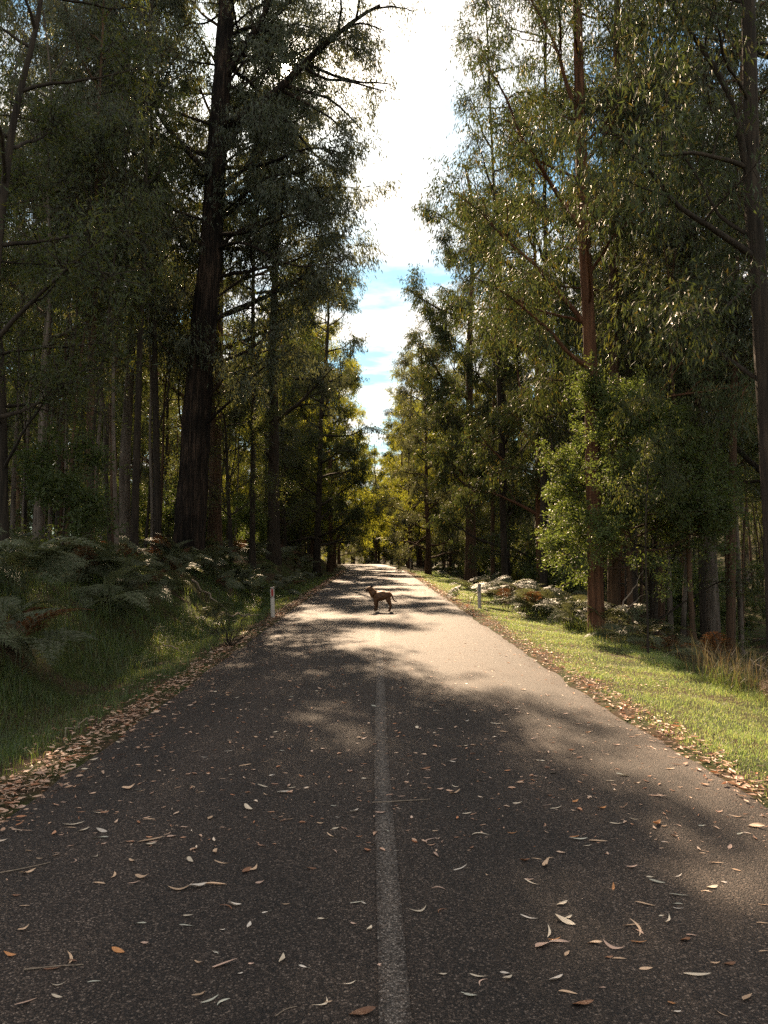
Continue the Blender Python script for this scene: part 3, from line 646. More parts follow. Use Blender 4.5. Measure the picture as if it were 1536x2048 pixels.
# the wood itself
taken = [(b1[0], D1, 2.0), (b2[0], D2, 1.2), (b5[0], D5, 1.2), (b6[0], D6, 2.0), (b7[0], D7, 1.5)]
def free(x, y, r):
    for a, b, c in taken:
        if (x - a) ** 2 + (y - b) ** 2 < max(r, c * .5 if r < c else r) ** 2: return False
    return True
def seen(x, y, mrg=2.0): return abs(x) < .512 * y + mrg
def scatter(n, keys, side, t0, t1, y0, y1, gap, name, label, group, sc, cat='tree', tilt=0.01, mrg=3.0):
    k = 0
    for _ in range(n * 40):
        if k >= n: break
        y = random.uniform(y0, y1); t = t0 + (t1 - t0) * random.random()
        x = float(road_x(min(y, 118.))) + side * t
        if not seen(x, y, mrg) or not free(x, y, gap): continue
        taken.append((x, y, gap)); k += 1
        plant_tree(random.choice(keys), x, y, name, label, group, cat, sc=random.uniform(*sc), tilt=tilt)
scatter(10, ('tall1', 'tall3', 'tall4', 'tall4'), -1, 9.5, 30, 30, 75, 3.8, 'gum_tree', 'tall gum standing deep in the wood left of the road', 'gum trees of the left wood', (.6, .85))
scatter(12, ('tall1', 'tall2', 'tall3', 'tall4'), 1, 8.5, 34, 26, 75, 3.6, 'gum_tree', 'tall gum standing deep in the wood right of the road', 'gum trees of the right wood', (.6, .9))
scatter(20, ('road1', 'road3', 'road3'), -1, 5.2, 9, 50, 118, 3.5, 'gum_tree', 'gum lining the left side of the road far ahead', 'gum trees along the left roadside', (.8, 1.0))
scatter(18, ('road2', 'road3', 'road3'), 1, 5.4, 10, 56, 118, 3.5, 'gum_tree', 'gum lining the right side of the road far ahead', 'gum trees along the right roadside', (.75, .95))
scatter(34, ('road1', 'road2', 'tall2'), -1, 12, 60, 60, 140, 4, 'gum_tree', 'distant gum closing the wood behind the left side', 'distant gums on the left', (.8, 1.1))
scatter(36, ('road1', 'road2', 'tall2'), 1, 10, 70, 60, 140, 4, 'gum_tree', 'distant gum closing the wood behind the right side', 'distant gums on the right', (.8, 1.1))
for i in range(26):
    y = random.uniform(122, 165); x = -26 + i * 2.3 + random.uniform(-1, 1)
    plant_tree(random.choice(('road1', 'road3')), x - 2, y, 'gum_tree', 'gum in the dark wall of wood beyond the crest', 'gums beyond the crest', sc=random.uniform(.6, .85))
scatter(75, ('sap1', 'sap2', 'sap3'), -1, 6.6, 20, 15, 48, .55, 'sapling', 'thin upright sapling stem in the shade left of the road', 'saplings of the left wood', (.75, 1.2), 'sapling', .025)
scatter(60, ('sap1', 'sap2', 'sap3'), 1, 7.0, 20, 15, 48, .6, 'sapling', 'thin upright sapling stem in the shade right of the road', 'saplings of the right wood', (.75, 1.2), 'sapling', .03)
scatter(15, ('wattle1', 'wattle2'), -1, 8.5, 24, 18, 50, 2.6, 'wattle_tree', 'bushy wattle filling the understorey left of the road', 'wattles of the left wood', (.7, 1.1))
scatter(18, ('wattle1', 'wattle2'), 1, 8.5, 24, 18, 50, 2.2, 'wattle_tree', 'bushy wattle filling the understorey right of the road', 'wattles of the right wood', (.6, 1.0))
scatter(14, ('wattle1', 'wattle2'), -1, 5.2, 8, 38, 95, 2.0, 'wattle_tree', 'small wattle at the edge of the left roadside', 'wattles along the left roadside', (.5, .8))
scatter(12, ('wattle1', 'wattle2'), 1, 5.6, 8, 50, 95, 2.0, 'wattle_tree', 'small wattle at the edge of the right roadside', 'wattles along the right roadside', (.45, .7))
scatter(34, ('shrub1', 'shrub2'), -1, 6.2, 16, 16, 60, 1.2, 'shrub', 'leafy dark shrub among the trees of the left bank', 'shrubs of the left wood', (.7, 1.3), 'shrub')
scatter(34, ('shrub1', 'shrub2'), 1, 6.2, 16, 11, 60, 1.2, 'shrub', 'leafy dark shrub in the shade below the right verge', 'shrubs of the right wood', (.7, 1.3), 'shrub')

# ------------------------------------------------------------------ ferns
def frond_mesh(seed, npin=15, Ls=.62, Lb=.85, mat=None):
    """bracken frond: stalk from the ground, then an arching blade of toothed leaflets; grows along +X"""
    g = np.random.default_rng(seed)
    n = 26; ang = np.interp(np.arange(n), [0, 9, 14, 25], [1.45, 1.25, .35, -.45]) + g.normal() * .08
    st = (Ls + Lb) / (n - 1)
    P = np.zeros((n, 3)); 
    for i in range(1, n): P[i] = P[i - 1] + st * np.array([math.cos(ang[i]), g.normal() * .015, math.sin(ang[i])])
    parts = [tubes(P[None], np.linspace(.006, .0015, n)[None], 4)]
    i0 = int(n * Ls / (Ls + Lb))
    bs, ds, Ls_, Ws = [], [], [], []
    stems = []
    for j in range(npin):
        t = j / npin; x = i0 + (n - 1.01 - i0) * t ** .9; i = int(x); p = P[i] + (P[i + 1] - P[i]) * (x - i); T = norm(P[i + 1] - P[i])
        pl = Lb * .46 * (1 - t) ** .85 * g.uniform(.88, 1.1) + .015
        up = norm(np.cross(T, np.array([0, 1.0, 0]))); up = up if up[2] > 0 else -up
        for sd in (-1, 1):
            d = norm(np.array([0, sd, 0]) * .92 + T * .5 + up * g.uniform(.0, .18))
            m = max(3, int(pl / .024))
            ts = (np.arange(m) + .6) / m
            line = p + d * (ts * pl)[:, None] + np.array([0, 0, -1]) * ((ts * pl) ** 2 * .55)[:, None]
            stems.append(np.stack([p, (p + line[-1]) / 2 + np.array([0, 0, .1 * pl * .3]), line[-1]]))
            for s2 in (-1, 1):
                dd = norm(T[None] * s2 * .9 + d[None] * .45 + g.normal(size=(m, 3)) * .10)
                ll = np.maximum(.012, .30 * pl * (1 - ts) ** .8 + .006) * g.uniform(.85, 1.15, m)
                bs.append(line); ds.append(dd); Ls_.append(ll); Ws.append(np.minimum(ll * .5, .02) + .003)
    st_ = np.stack(stems); parts.append(tubes(st_, np.full((len(st_), 3), .0016), 3))
    base = np.concatenate(bs); d = np.concatenate(ds); L = np.concatenate(Ls_); Wd = np.concatenate(Ws)
    upv = np.tile(np.array([0, 0, 1.0]), (len(base), 1)); side = norm(np.cross(d, upv + g.normal(size=(len(base), 3)) * .25))
    mid = base + d * (L * .35)[:, None]; w = side * (Wd * .5)[:, None]
    v = np.stack([base, mid - w, base + d * L[:, None], mid + w], 1).reshape(-1, 3)
    parts.append((v, np.arange(len(v)).reshape(-1, 4)))
    me = mesh_np('frond', *cat_(parts)); me.materials.append(mat); return me
FR = [frond_mesh(100 + i, mat=M['fern']) for i in range(4)]
FD = [frond_mesh(200 + i, npin=12, mat=M['fern_dead']) for i in range(2)]
def fern(x, y, n, sc, label, group, dead=0, lift=0.0):
    root = empty('bracken_fern', (x, y, float(ground_z(x, y)) - .03), label, 'fern', group, random.uniform(0, 6.28), sc)
    for i in range(n):
        f = link('frond', random.choice(FD if random.random() < dead else FR), root)
        a = i * 6.283 / n + random.uniform(-.5, .5); s = random.uniform(.7, 1.15)
        f.location = (math.cos(a) * .07, math.sin(a) * .07, 0); f.rotation_euler = (random.gauss(0, .32), random.gauss(-lift, .26), a); f.scale = (s, s, s * random.uniform(.75, 1.1))
    return root
def ferns(n, side, t0, t1, y0, y1, gap, label, group, sc, nf=(5, 8), dead=.12, pw=1.0):
    k = 0; loc = []
    for _ in range(n * 30):
        if k >= n: break
        y = y0 + (y1 - y0) * random.random() ** pw; x = float(road_x(y)) + side * random.uniform(t0, t1)
        if not seen(x, y, .6) or any((x - a) ** 2 + (y - b) ** 2 < gap * gap for a, b in loc): continue
        if (x - b1[0]) ** 2 + (y - D1 + .0) ** 2 < .7: continue
        loc.append((x, y)); k += 1
        fern(x, y, random.randint(*nf), random.uniform(*sc), label, group, dead)
for (px, py, Y, n, sc, lab) in ((40, 1330, 8.6, 8, .95, 'large grey green bracken at the left edge just above the verge'), (30, 1130, 10.5, 9, 1.1, 'tall bracken arching over the bank at the left edge'),
                                (220, 1245, 12.5, 7, .85, 'bracken with browned lower fronds halfway up the left bank'), (215, 1180, 14.0, 8, 1.0, 'bracken on the bank between left edge and big tree'),
                                (425, 1215, 16.5, 6, .7, 'small bracken hanging over the grass below the big tree'), (345, 1160, 18.0, 7, .8, 'bracken beside the foot of the big stringybark')):
    x = (px - 768) / FOC * Y; fern(x, Y, n, sc, lab, 'bracken on the left bank', .06)
ferns(52, -1, 4.3, 8.5, 9.0, 26, .55, 'bracken fern in the shaded mass on top of the left bank', 'bracken on the left bank', (.6, .95), dead=.10)
ferns(34, -1, 3.4, 6.0, 21, 50, .6, 'bracken fern lining the left verge past the guide post', 'bracken along the left verge', (.75, 1.1), dead=.10)
for (px, py, Y, n, sc, lab) in ((940, 1200, 24.0, 8, .95, 'sunlit bracken behind the right guide post'), (1010, 1200, 21.5, 9, 1.0, 'widest sunlit bracken right of the right guide post'),
                                (1075, 1230, 19.0, 8, .9, 'sunlit bracken halfway to the red trunk'), (1130, 1260, 16.5, 7, .75, 'low bracken left of the red trunk'), (1230, 1290, 13.2, 7, .6, 'bracken at the foot of the red trunk')):
    x = (px - 768) / FOC * Y; fern(x, Y, n, sc, lab, 'bracken on the right verge', .05)
ferns(34, 1, 3.8, 6.0, 14.5, 30, .42, 'bracken fern in the sunlit patch behind the right verge', 'bracken on the right verge', (.75, 1.05), dead=.06)
ferns(16, 1, 4.6, 8.0, 34, 70, .9, 'bracken fern under the gums far along the right side', 'bracken far along the right', (.7, 1.0), dead=.1)
ferns(12, 1, 4.6, 7.0, 8.0, 14, .6, 'brown dry bracken on the slope below the right verge', 'dry bracken below the right verge', (.5, .8), nf=(4, 6), dead=.75)

# tree ferns by the crest
def tree_fern(px, Y, h, label):
    x = (px - 768) / FOC * Y
    root = empty('tree_fern', (x, Y, float(ground_z(x, Y)) - .1), label, 'tree fern', 'tree ferns by the crest')
    g = np.random.default_rng(int(px))
    tg, P, rad = trunk_geo(g, [(0, 0, 0), (.1, 0, h * .5), (.1, .1, h)], .16, .13, 9, 12)
    link('trunk', mesh_np('trunk', *tg, True), root, M['bark_dark'])
    for i in range(11):
        f = link('frond', random.choice(FR), root); a = i * .571 + random.uniform(-.2, .2)
        f.location = (.1, .1, h - 1.0); f.rotation_euler = (random.gauss(0, .1), random.uniform(-.1, .25), a); s = random.uniform(1.6, 2.1); f.scale = (s * 1.1, s * .8, s)
tree_fern(783, 90, 2.9, 'tree fern with pale drooping crown right of the crest, the left one')
tree_fern(806, 84, 2.6, 'tree fern with pale drooping crown beside the brown trunk, the right one')

# ------------------------------------------------------------------ grass
def blades(g, x, y, h, w, lean, name, mat, curve=.6):
    """three-vertex-wide bent blades"""
    N = len(x); z = ground_z(x, y) - .01
    b = np.stack([x, y, z], 1)
    a = g.uniform(0, 2 * math.pi, N); od = np.stack([np.cos(a), np.sin(a), np.zeros(N)], 1); sd = np.stack([-np.sin(a), np.cos(a), np.zeros(N)], 1)
    ln = g.uniform(.1, 1, N) * lean
    up = np.array([0, 0, 1.0])
    m = b + up * (h * .55)[:, None] + od * (h * ln * .35)[:, None]
    t = b + up * (h * (1 - .35 * ln * curve))[:, None] + od * (h * ln)[:, None]
    ws = sd * (w * .5)[:, None]
    v = np.stack([b - ws, b + ws, m - ws * .8, m + ws * .8, t], 1).reshape(-1, 3)
    k = np.arange(N)[:, None] * 5
    f4 = k + np.array([[0, 1, 3, 2]]); f3 = k + np.array([[2, 3, 4]])
    return link(name, mesh_np(name, v, [f4, f3]), None, mat, 'stuff')
def strip_pts(g, n, side, t0, t1, y0, y1):
    y = np.exp(g.uniform(math.log(y0), math.log(y1), n)); t = g.uniform(t0, t1, n)
    return road_x(y) + side * t, y
g = np.random.default_rng(77)
x, y = strip_pts(g, 240000, 1, 2.45, 4.9, 4.0, 60)
s = x - road_x(y); keep = (g.uniform(size=len(x)) < sstep(2.35, 3.0, s + .25 * (vnoise(x, y, 1.5, 5) - .5) * 2)) & (g.uniform(size=len(x)) < .35 + .65 * vnoise(x, y, 2.2, 6))
x, y = x[keep], y[keep]
N = len(x); far = np.clip(y / 12, .8, 3)
blades(g, x, y, g.uniform(.02, .055, N) * (.7 + .7 * vnoise(x, y, 3.0, 16)) * (1 + 1.6 * sstep(3.9, 4.7, x - road_x(y))), .0045 * far, 1.2, 'verge_grass', M['grass'])
x, y = strip_pts(g, 60000, -1, 2.6, 4.3, 4.0, 50)
t = road_x(y) - x; keep = g.uniform(size=len(x)) < sstep(2.4, 3.2, t) * (.3 + .7 * vnoise(x, y, 1.6, 7)); x, y = x[keep], y[keep]
N = len(x); far = np.clip(y / 12, .8, 3)
blades(g, x, y, g.uniform(.04, .13, N) * (.6 + .8 * vnoise(x, y, 1.1, 12)), .006 * far, .9, 'verge_grass', M['grass_dark'])
x, y = strip_pts(g, 60000, -1, 3.4, 6.6, 5.0, 30)
keep = vnoise(x, y, .9, 13) > g.uniform(.25, .75, len(x)); x, y = x[keep], y[keep]; N = len(x)
blades(g, x, y, g.uniform(.08, .30, N) * (.5 + .9 * vnoise(x, y, 1.4, 19)), .007 * np.clip(y / 10, .8, 2.5), 1.4, 'long_grass', M['grass_dark'], .9)
x, y = strip_pts(g, 26000, 1, 4.2, 6.2, 5.5, 30)
keep = vnoise(x, y, 1.1, 14) > g.uniform(.3, .8, len(x)); x, y = x[keep], y[keep]; N = len(x)
blades(g, x, y, g.uniform(.12, .45, N), .007 * np.clip(y / 10, .8, 2.5), 1.2, 'long_grass', M['grass_dark'], .9)
x, y = strip_pts(g, 7000, 1, 4.3, 6.4, 8.0, 14.5)
keep = vnoise(x, y, .8, 15) > g.uniform(.4, .8, len(x)); x, y = x[keep], y[keep]; N = len(x)
blades(g, x, y, g.uniform(.3, .8, N), np.full(N, .006), 1.0, 'dry_grass', M['straw'], .9)

# wiry shrub at the left edge of the road
def wiry(px, py, Y, h, label):
    x = (px - 768) / FOC * Y; g = np.random.default_rng(9)
    root = empty('wiry_shrub', (x, Y, float(ground_z(x, Y)) - .02), label, 'shrub')
    n = 26; d = norm(np.stack([g.normal(size=n) * .6, g.normal(size=n) * .6, np.ones(n)], 1))
    P = grow(g, np.zeros((n, 3)), d, g.uniform(.6, 1.1, n) * h, 8, (0, 0, -.15), .25)
    p, t, tt, ow = kids(g, P, 7, .3); P2 = grow(g, p, norm(t + g.normal(size=p.shape) * .45), g.uniform(.12, .3, len(p)), 4, (0, 0, .1), .3)
    link('stem', mesh_np('stem', *cat_([tubes(P, np.repeat(np.linspace(.006, .002, 9)[None], n, 0), 4), tubes(P2, np.full((len(P2), 5), .0018), 3)])), root, M['bark_dark'])
    b, t, tt, ow = kids(g, P2, 9, .1); N = len(b)
    link('foliage', mesh_np('foliage', *leaf_quads(g, b, norm(t + g.normal(size=(N, 3)) * .6), g.uniform(.02, .05, N), np.full(N, .004))), root, M['grass_dark'], 'stuff')
wiry(463, 1300, 12.6, .75, 'wiry dark shrub at the left edge of the asphalt')

# ------------------------------------------------------------------ fallen leaves
def leaf_shape(seed, L=1.0, Wd=.2, sickle=.2, curl=.25, fold=.3, twist=.4):
    """a dry leaf of unit length along X: a curved, folded, curled strip with some thickness"""
    g = np.random.default_rng(seed); n = 9
    Wd *= g.uniform(.75, 1.35); sickle *= g.uniform(.1, 1.1); curl *= g.uniform(.3, 1.4); fold *= g.uniform(.3, 1.3)
    t = np.linspace(0, 1, n); w = Wd * np.sin(np.pi * np.clip(t * .93 + .05, 0, 1)) ** .8 * (1.15 - .4 * t); w[0] = .02; w[-1] = .008
    cx = (t - .5) * L; cyv = sickle * (t - .5) ** 2 * 2 * g.choice([-1, 1]); cz = curl * (np.abs(t - .5) ** 1.6) * (1 + .6 * (t - .5)) + .012
    tw = twist * (t - .5) * g.normal()
    rows = []
    for i in range(n):
        c = np.array([cx[i], cyv[i], cz[i]]); s = np.array([0, math.cos(tw[i]), math.sin(tw[i])])
        rows += [c - s * w[i] / 2 + np.array([0, 0, fold * w[i] * .5]), c, c + s * w[i] / 2 + np.array([0, 0, fold * w[i] * .5])]
    v = np.array(rows); v[:, 2] -= v[:, 2].min() - .004
    I = np.arange(n * 3).reshape(n, 3)
    f = np.stack([I[:-1, :-1], I[:-1, 1:], I[1:, 1:], I[1:, :-1]], -1).reshape(-1, 4)
    return v, f
SH = {'slender': dict(Wd=.13, sickle=.35, curl=.16, twist=.9), 'curved': dict(Wd=.14, sickle=.9, curl=.15), 'curled': dict(Wd=.3, sickle=.25, curl=.5, fold=.7, twist=1.0), 'broad': dict(Wd=.36, sickle=.15, curl=.3, fold=.5, twist=.9), 'rolled': dict(Wd=.16, sickle=.1, curl=.1, fold=1.2)}
CL = {'cream': (.74, .60, .44), 'tan': (.66, .44, .28), 'pink': (.64, .42, .31), 'brown': (.22, .10, .05), 'orange': (.50, .22, .08), 'grey': (.52, .49, .39), 'white': (.68, .58, .48), 'dark': (.06, .055, .035)}
NM = {'cream': 'cream', 'tan': 'tan', 'pink': 'pinkish', 'brown': 'dark brown', 'orange': 'orange', 'grey': 'greyish', 'white': 'whitish', 'dark': 'blackish'}
LM = {}
for cname, c in CL.items():
    mt = leaf_mat('leaf_' + cname, [tuple(v * .8 for v in c), c], (1, .9, .8), .12, .5, .4)
    for sname, kw in SH.items():
        for j in range(4):
            me = mesh_np('fallen_leaf', *leaf_shape(hash((cname, sname)) % 97 + j * 31 if False else (len(cname) * 13 + len(sname) * 7 + j * 31), **kw), True)
            me.materials.append(mt); LM[(cname, sname, j)] = me
rec = []
def fallen(px, py, Lpx, cname, sname, ang):
    x, y = road_pt(px, py)
    L = max(.025, Lpx / FOC * math.hypot(y, CAM_H) * (1.0 + .9 * abs(math.sin(ang))) * .86)
    o = link('fallen_leaf', LM[(cname, sname, random.randint(0, 3))])
    o.location = (x, y, road_top(x, y) + .001); o.rotation_euler = (random.gauss(0, .12), random.gauss(0, .12), ang); o.scale = (L, L, L)
    o.location.z += .02 * L
    rec.append((o, cname, sname, px, py))
A_ = [(565,525,60,'tan','curled',0),(863,557,90,'tan','rolled',0),(720,575,90,'tan','curved',.2),(895,470,65,'tan','slender',.3),(985,500,35,'brown','broad',1.2),(1018,495,25,'tan','curled',1),(1040,550,30,'pink','curled',.3),(1245,495,45,'brown','broad',0),
 (470,820,50,'orange','broad',-.5),(35,835,50,'orange','curled',-.2),(885,885,100,'pink','rolled',.35),(808,1000,60,'tan','slender',1.4),(840,1028,55,'grey','slender',.4),(885,1032,40,'grey','slender',1.0),(1300,1050,50,'cream','curved',.9),(1450,1085,110,'brown','broad',0),
 (560,708,60,'grey','slender',-.05),(755,722,75,'grey','slender',0),(997,722,22,'white','broad',1.4),(890,740,15,'white','broad',0),(1130,865,30,'cream','curled',1.4),(290,860,40,'brown','curled',0),(65,590,40,'brown','curled',0),(165,440,40,'tan','slender',.2),(385,435,25,'cream','curved',1.2),
 (290,305,90,'cream','slender',.1),(280,316,60,'tan','slender',.05),(335,328,40,'cream','broad',.3),(405,357,70,'grey','slender',0),(605,370,90,'tan','slender',.3),(690,358,50,'pink','broad',-.1),(840,285,22,'tan','broad',1.3),(595,285,40,'tan','slender',.4),(260,213,35,'pink','curled',0),(515,160,40,'tan','curled',.5),
 (775,155,30,'tan','curved',-.6),(800,178,45,'tan','slender',.1),(980,70,50,'tan','slender',.15),(1130,185,40,'white','curled',.5),(1055,158,60,'cream','slender',0),(1165,165,40,'cream','slender',0),(1280,312,30,'tan','curled',0),(1160,293,25,'tan','broad',.3),(1335,240,30,'grey','slender',0),(1420,265,30,'white','curled',.8),
 (1495,400,38,'white','slender',-.5),(1460,640,25,'white','slender',-.5),(1515,687,25,'white','broad',0),(1480,745,25,'cream','curled',1.2),(1415,722,25,'pink','curled',-.3),(115,408,25,'tan','broad',.3),(1060,57,40,'tan','slender',0),(565,170,30,'tan','slender',.4),(865,830,26,'grey','slender',-.6),(790,873,32,'tan','curled',0),(1005,880,25,'pink','curled',0),(960,918,16,'white','broad',0),(215,890,70,'brown','slender',.2)]
B_ = [(270,460,36,'white','broad',0),(380,535,55,'dark','curled',0),(165,490,50,'brown','broad',0),(330,293,22,'white','broad',0),(480,335,35,'tan','broad',.2),(455,303,60,'cream','slender',-.1),(680,502,40,'dark','broad',0),(905,530,45,'cream','slender',.1),(955,507,45,'grey','broad',-.3),(1095,590,60,'pink','slender',-.5),(1415,670,70,'tan','slender',-.1),(1485,708,55,'tan','broad',-.6),
 (535,625,40,'cream','slender',-.1),(380,750,70,'cream','curved',.1),(1000,685,35,'cream','curved',-.3),(780,770,75,'grey','slender',.1),(855,775,75,'tan','slender',-.1),(815,795,35,'cream','slender',.1),(565,860,45,'brown','curled',0),(660,847,35,'tan','slender',.1),(580,937,40,'pink','curled',0),(918,965,25,'orange','curled',1.2),(1045,1030,60,'tan','curved',-.4),(1180,993,70,'grey','slender',-.15),
 (1168,1027,50,'grey','slender',0),(985,1117,65,'tan','slender',.2),(1115,1076,35,'cream','slender',0),(145,1072,60,'cream','curved',.3),(30,825,40,'white','curved',-.6),(20,748,45,'grey','slender',-.4),(415,920,22,'tan','slender',-.9),(1325,858,60,'tan','slender',-.1),(1410,887,26,'tan','broad',-.5),(1360,937,28,'white','broad',0),(690,1187,90,'pink','slender',-.15),
 (732,1237,22,'tan','broad',.8),(1020,1187,60,'orange','slender',-.15),(940,1252,50,'tan','slender',-.1),(900,1249,35,'brown','broad',0),(1255,1318,90,'cream','slender',-.2),(385,1352,32,'pink','curved',.8),(735,1392,65,'tan','slender',-.15),(795,1442,85,'brown','broad',.05),(1455,1410,42,'tan','broad',.6),(1150,1432,35,'orange','broad',0),(1350,1475,28,'tan','slender',-.9),(1175,1470,30,'white','curled',0),
 (1385,793,22,'pink','broad',.9),(1515,1215,40,'tan','slender',0),(1520,1027,35,'tan','slender',-.5),(1385,1270,50,'brown','broad',0),(1070,920,40,'cream','slender',-.15),(325,1405,22,'grey','slender',-.8),(1400,525,30,'tan','slender',0),(1145,478,40,'tan','broad',0),(1170,460,60,'brown','slender',0),(930,383,35,'pink','curled',0),(790,345,30,'cream','slender',-.1)]
for x, y, l, c, s, a in A_: fallen(x / 2, 1500 + y / 2, l / 2, c, s, a)
for x, y, l, c, s, a in B_: fallen(768 + x / 2, 1300 + y / 2, l / 2, c, s, a)
wc = ['cream'] * 6 + ['tan'] * 6 + ['pink'] * 5 + ['white'] * 4 + ['brown'] * 1 + ['orange'] * 1 + ['grey'] * 2
ws = ['slender'] * 5 + ['curled'] * 3 + ['broad'] * 2 + ['curved'] * 2
k = 0
while k < 300 - len(A_) - len(B_):
    px, py = random.uniform(10, 1526), 1370 + 660 * random.random() ** 1.6
    x, y = road_pt(px, py)
    if abs(x - float(road_x(y))) > HALF - .05: continue
    Lw = random.uniform(.03, .075) * FOC / math.hypot(y, CAM_H)
    fallen(px, py, min(Lw, 34), random.choice(wc), random.choice(ws), random.uniform(-.6, .6) if random.random() < .7 else random.uniform(-1.6, 1.6)); k += 1
def zone(px, py):
    row = 'nearest the camera' if py > 1830 else 'in the shaded foreground' if py > 1620 else 'halfway up the shaded asphalt' if py > 1480 else 'near the first sun patch'
    lx = float(px); c = 768
    side = 'far left' if px < 300 else 'left of the centre line' if px < 755 else 'on the centre line' if px < 835 else 'right of the centre line' if px < 1200 else 'far right'
    return side, row.replace('halfway up the shaded asphalt', 'halfway up the shade').replace('in the shaded foreground', 'in the foreground')
from collections import defaultdict
zz = defaultdict(list)
for o, c, s, px, py in rec: zz[(c, s) + zone(px, py)].append((py, px, o))
RK = ['nearest', 'second nearest', 'third nearest', 'fourth nearest', 'fifth nearest', 'sixth nearest', 'seventh nearest', 'eighth nearest', 'ninth nearest', 'tenth nearest']
for (c, s, sd, row), lst in zz.items():
    lst.sort(key=lambda a: -a[0])
    for i, (_, _, o) in enumerate(lst):
        pre = '' if len(lst) == 1 else RK[min(i, 9)] + ' '
        tag(o, f'{pre}{NM[c]} {s} leaf lying {sd}, {row}', 'leaf', 'fallen leaves on the asphalt')

# the litter along both edges and the specks farther up: past counting
g = np.random.default_rng(303)
protos = [leaf_shape(500 + i, **list(SH.values())[(0, 2, 3, 4)[i % 4]]) for i in range(8)]
def litter(x, y, z, L, name, tlt=.25):
    vs, fs, n = [], [], 0
    pid = g.integers(0, 8, len(x)); a = g.uniform(0, 6.28, len(x)); tx = g.normal(size=len(x)) * tlt
    for j in range(8):
        k = np.where(pid == j)[0]
        if not len(k): continue
        pv, pf = protos[j]; sub = np.r_[0:27:1].reshape(9, 3)[::2].ravel(); pv = pv[sub]
        I = np.arange(15).reshape(5, 3); pf = np.stack([I[:-1, :-1], I[:-1, 1:], I[1:, 1:], I[1:, :-1]], -1).reshape(-1, 4)
        q = pv[None] * L[k][:, None, None]
        ct, st = np.cos(tx[k])[:, None], np.sin(tx[k])[:, None]
        yy, zz_ = q[..., 1] * ct - q[..., 2] * st, q[..., 1] * st + q[..., 2] * ct
        ca, sa = np.cos(a[k])[:, None], np.sin(a[k])[:, None]
        w = np.stack([q[..., 0] * ca - yy * sa + x[k][:, None], q[..., 0] * sa + yy * ca + y[k][:, None], zz_ + z[k][:, None]], -1)
        vs.append(w.reshape(-1, 3)); fs.append((pf[None] + (np.arange(len(k)) * 15)[:, None, None] + n).reshape(-1, 4)); n += len(k) * 15
    return link(name, mesh_np(name, np.concatenate(vs), np.concatenate(fs), True), None, M['litter'], 'stuff')
def lit_pts(n, side, mu, sd, y0, y1):
    y = np.exp(g.uniform(math.log(y0), math.log(y1), n)); t = g.normal(mu, sd, n); x = road_x(y) + side * t
    z = np.where(t < HALF - .02, road_z(y) + .0276 - .012 * t, np.maximum(ground_z(x, y), road_z(y) - .2)) + g.uniform(0, .02, n)
    return x, y, z
x, y, z = (np.concatenate(a) for a in zip(lit_pts(4400, -1, 2.45, .10, 3.6, 60), lit_pts(1700, -1, 2.38, .25, 3.6, 50), lit_pts(4400, 1, 2.50, .12, 4.0, 60), lit_pts(1900, 1, 3.0, .4, 9, 50), lit_pts(900, -1, 2.9, .35, 4, 30)))
litter(x, y, z, (.018 + .065 * g.uniform(size=len(x)) ** 1.6) * np.clip(y / 16, 1, 1.8), 'leaf_litter')
n = 5600; y = np.exp(g.uniform(math.log(4.0), math.log(70), n)); t = g.uniform(-2.3, 2.3, n); x = road_x(y) + t
litter(x, y, road_z(y) + .0276 - .012 * np.abs(t) + .002, (.008 + .05 * g.uniform(size=n) ** 2) * np.clip(y / 18, 1, 2.2), 'scattered_leaves', .1)
# twigs on the asphalt
def twig(px, py, L, ang, r, label):
    x, y = road_pt(px, py); g2 = np.random.default_rng(int(px))
    P = grow(g2, np.array([[-L / 2, 0, r]]), np.array([[1., 0, 0]]), np.array([L]), 8, (0, 0, 0), .25); P[..., 2] = r
    o = link('fallen_twig', mesh_np('fallen_twig', *tubes(P, np.linspace(r, r * .5, 9)[None], 6), True), None, M['stick'])
    o.location = (x, y, road_top(x, y) + .001); o.rotation_euler = (0, 0, ang); tag(o, label, 'twig')
twig(30, 1747, .35, .35, .004, 'thin dark twig at the left edge of the foreground asphalt')
twig(805, 1612, .38, .15, .004, 'thin twig crossing the worn centre line')
twig(110, 1940, .22, .25, .003, 'short brown twig among leaves in the left foreground')
twig(570, 2035, .09, .9, .002, 'tiny twig near the bottom edge right of two grey leaves')

# sticks and fallen branches
def branch(p0, p1, r, label, seed):
    g2 = np.random.default_rng(seed); p0, p1 = np.array(p0, float), np.array(p1, float)
    t = np.linspace(0, 1, 10)[:, None]; P = p0 + (p1 - p0) * t; P[1:-1] += g2.normal(size=(8, 3)) * .025
    mid = P.mean(0)
    o = link('dead_branch', mesh_np('dead_branch', *tubes((P - mid)[None], np.linspace(r, r * .45, 10)[None], 6), True), None, M['stick'])
    o.location = mid; tag(o, label, 'branch')
def gp(px, Y, h): x = (px - 768) / FOC * Y; return (x, Y, float(ground_z(x, Y)) + h)
branch(at(1240, 1222, 14.2), at(1288, 1142, 14.6), .014, 'pale dead branch leaning up behind the red trunk', 1)
branch(at(1250, 1225, 13.8), at(1284, 1190, 14.1), .010, 'shorter pale dead branch beside the leaning one', 2)
branch(gp(385, 19.5, .12), gp(455, 19.0, .10), .03, 'fallen log lying in front of the big tree on the bank', 3)
branch(gp(440, 17.5, .25), gp(520, 18.6, .06), .03, 'dead branch sloping down towards the left guide post', 4)
branch(gp(330, 12.6, .2), gp(385, 12.4, .02), .012, 'thin stick in the grass of the left bank', 5)
branch(gp(120, 6.5, .04), gp(195, 7.3, .03), .008, 'straw coloured stick beside the leaf litter on the left', 6)
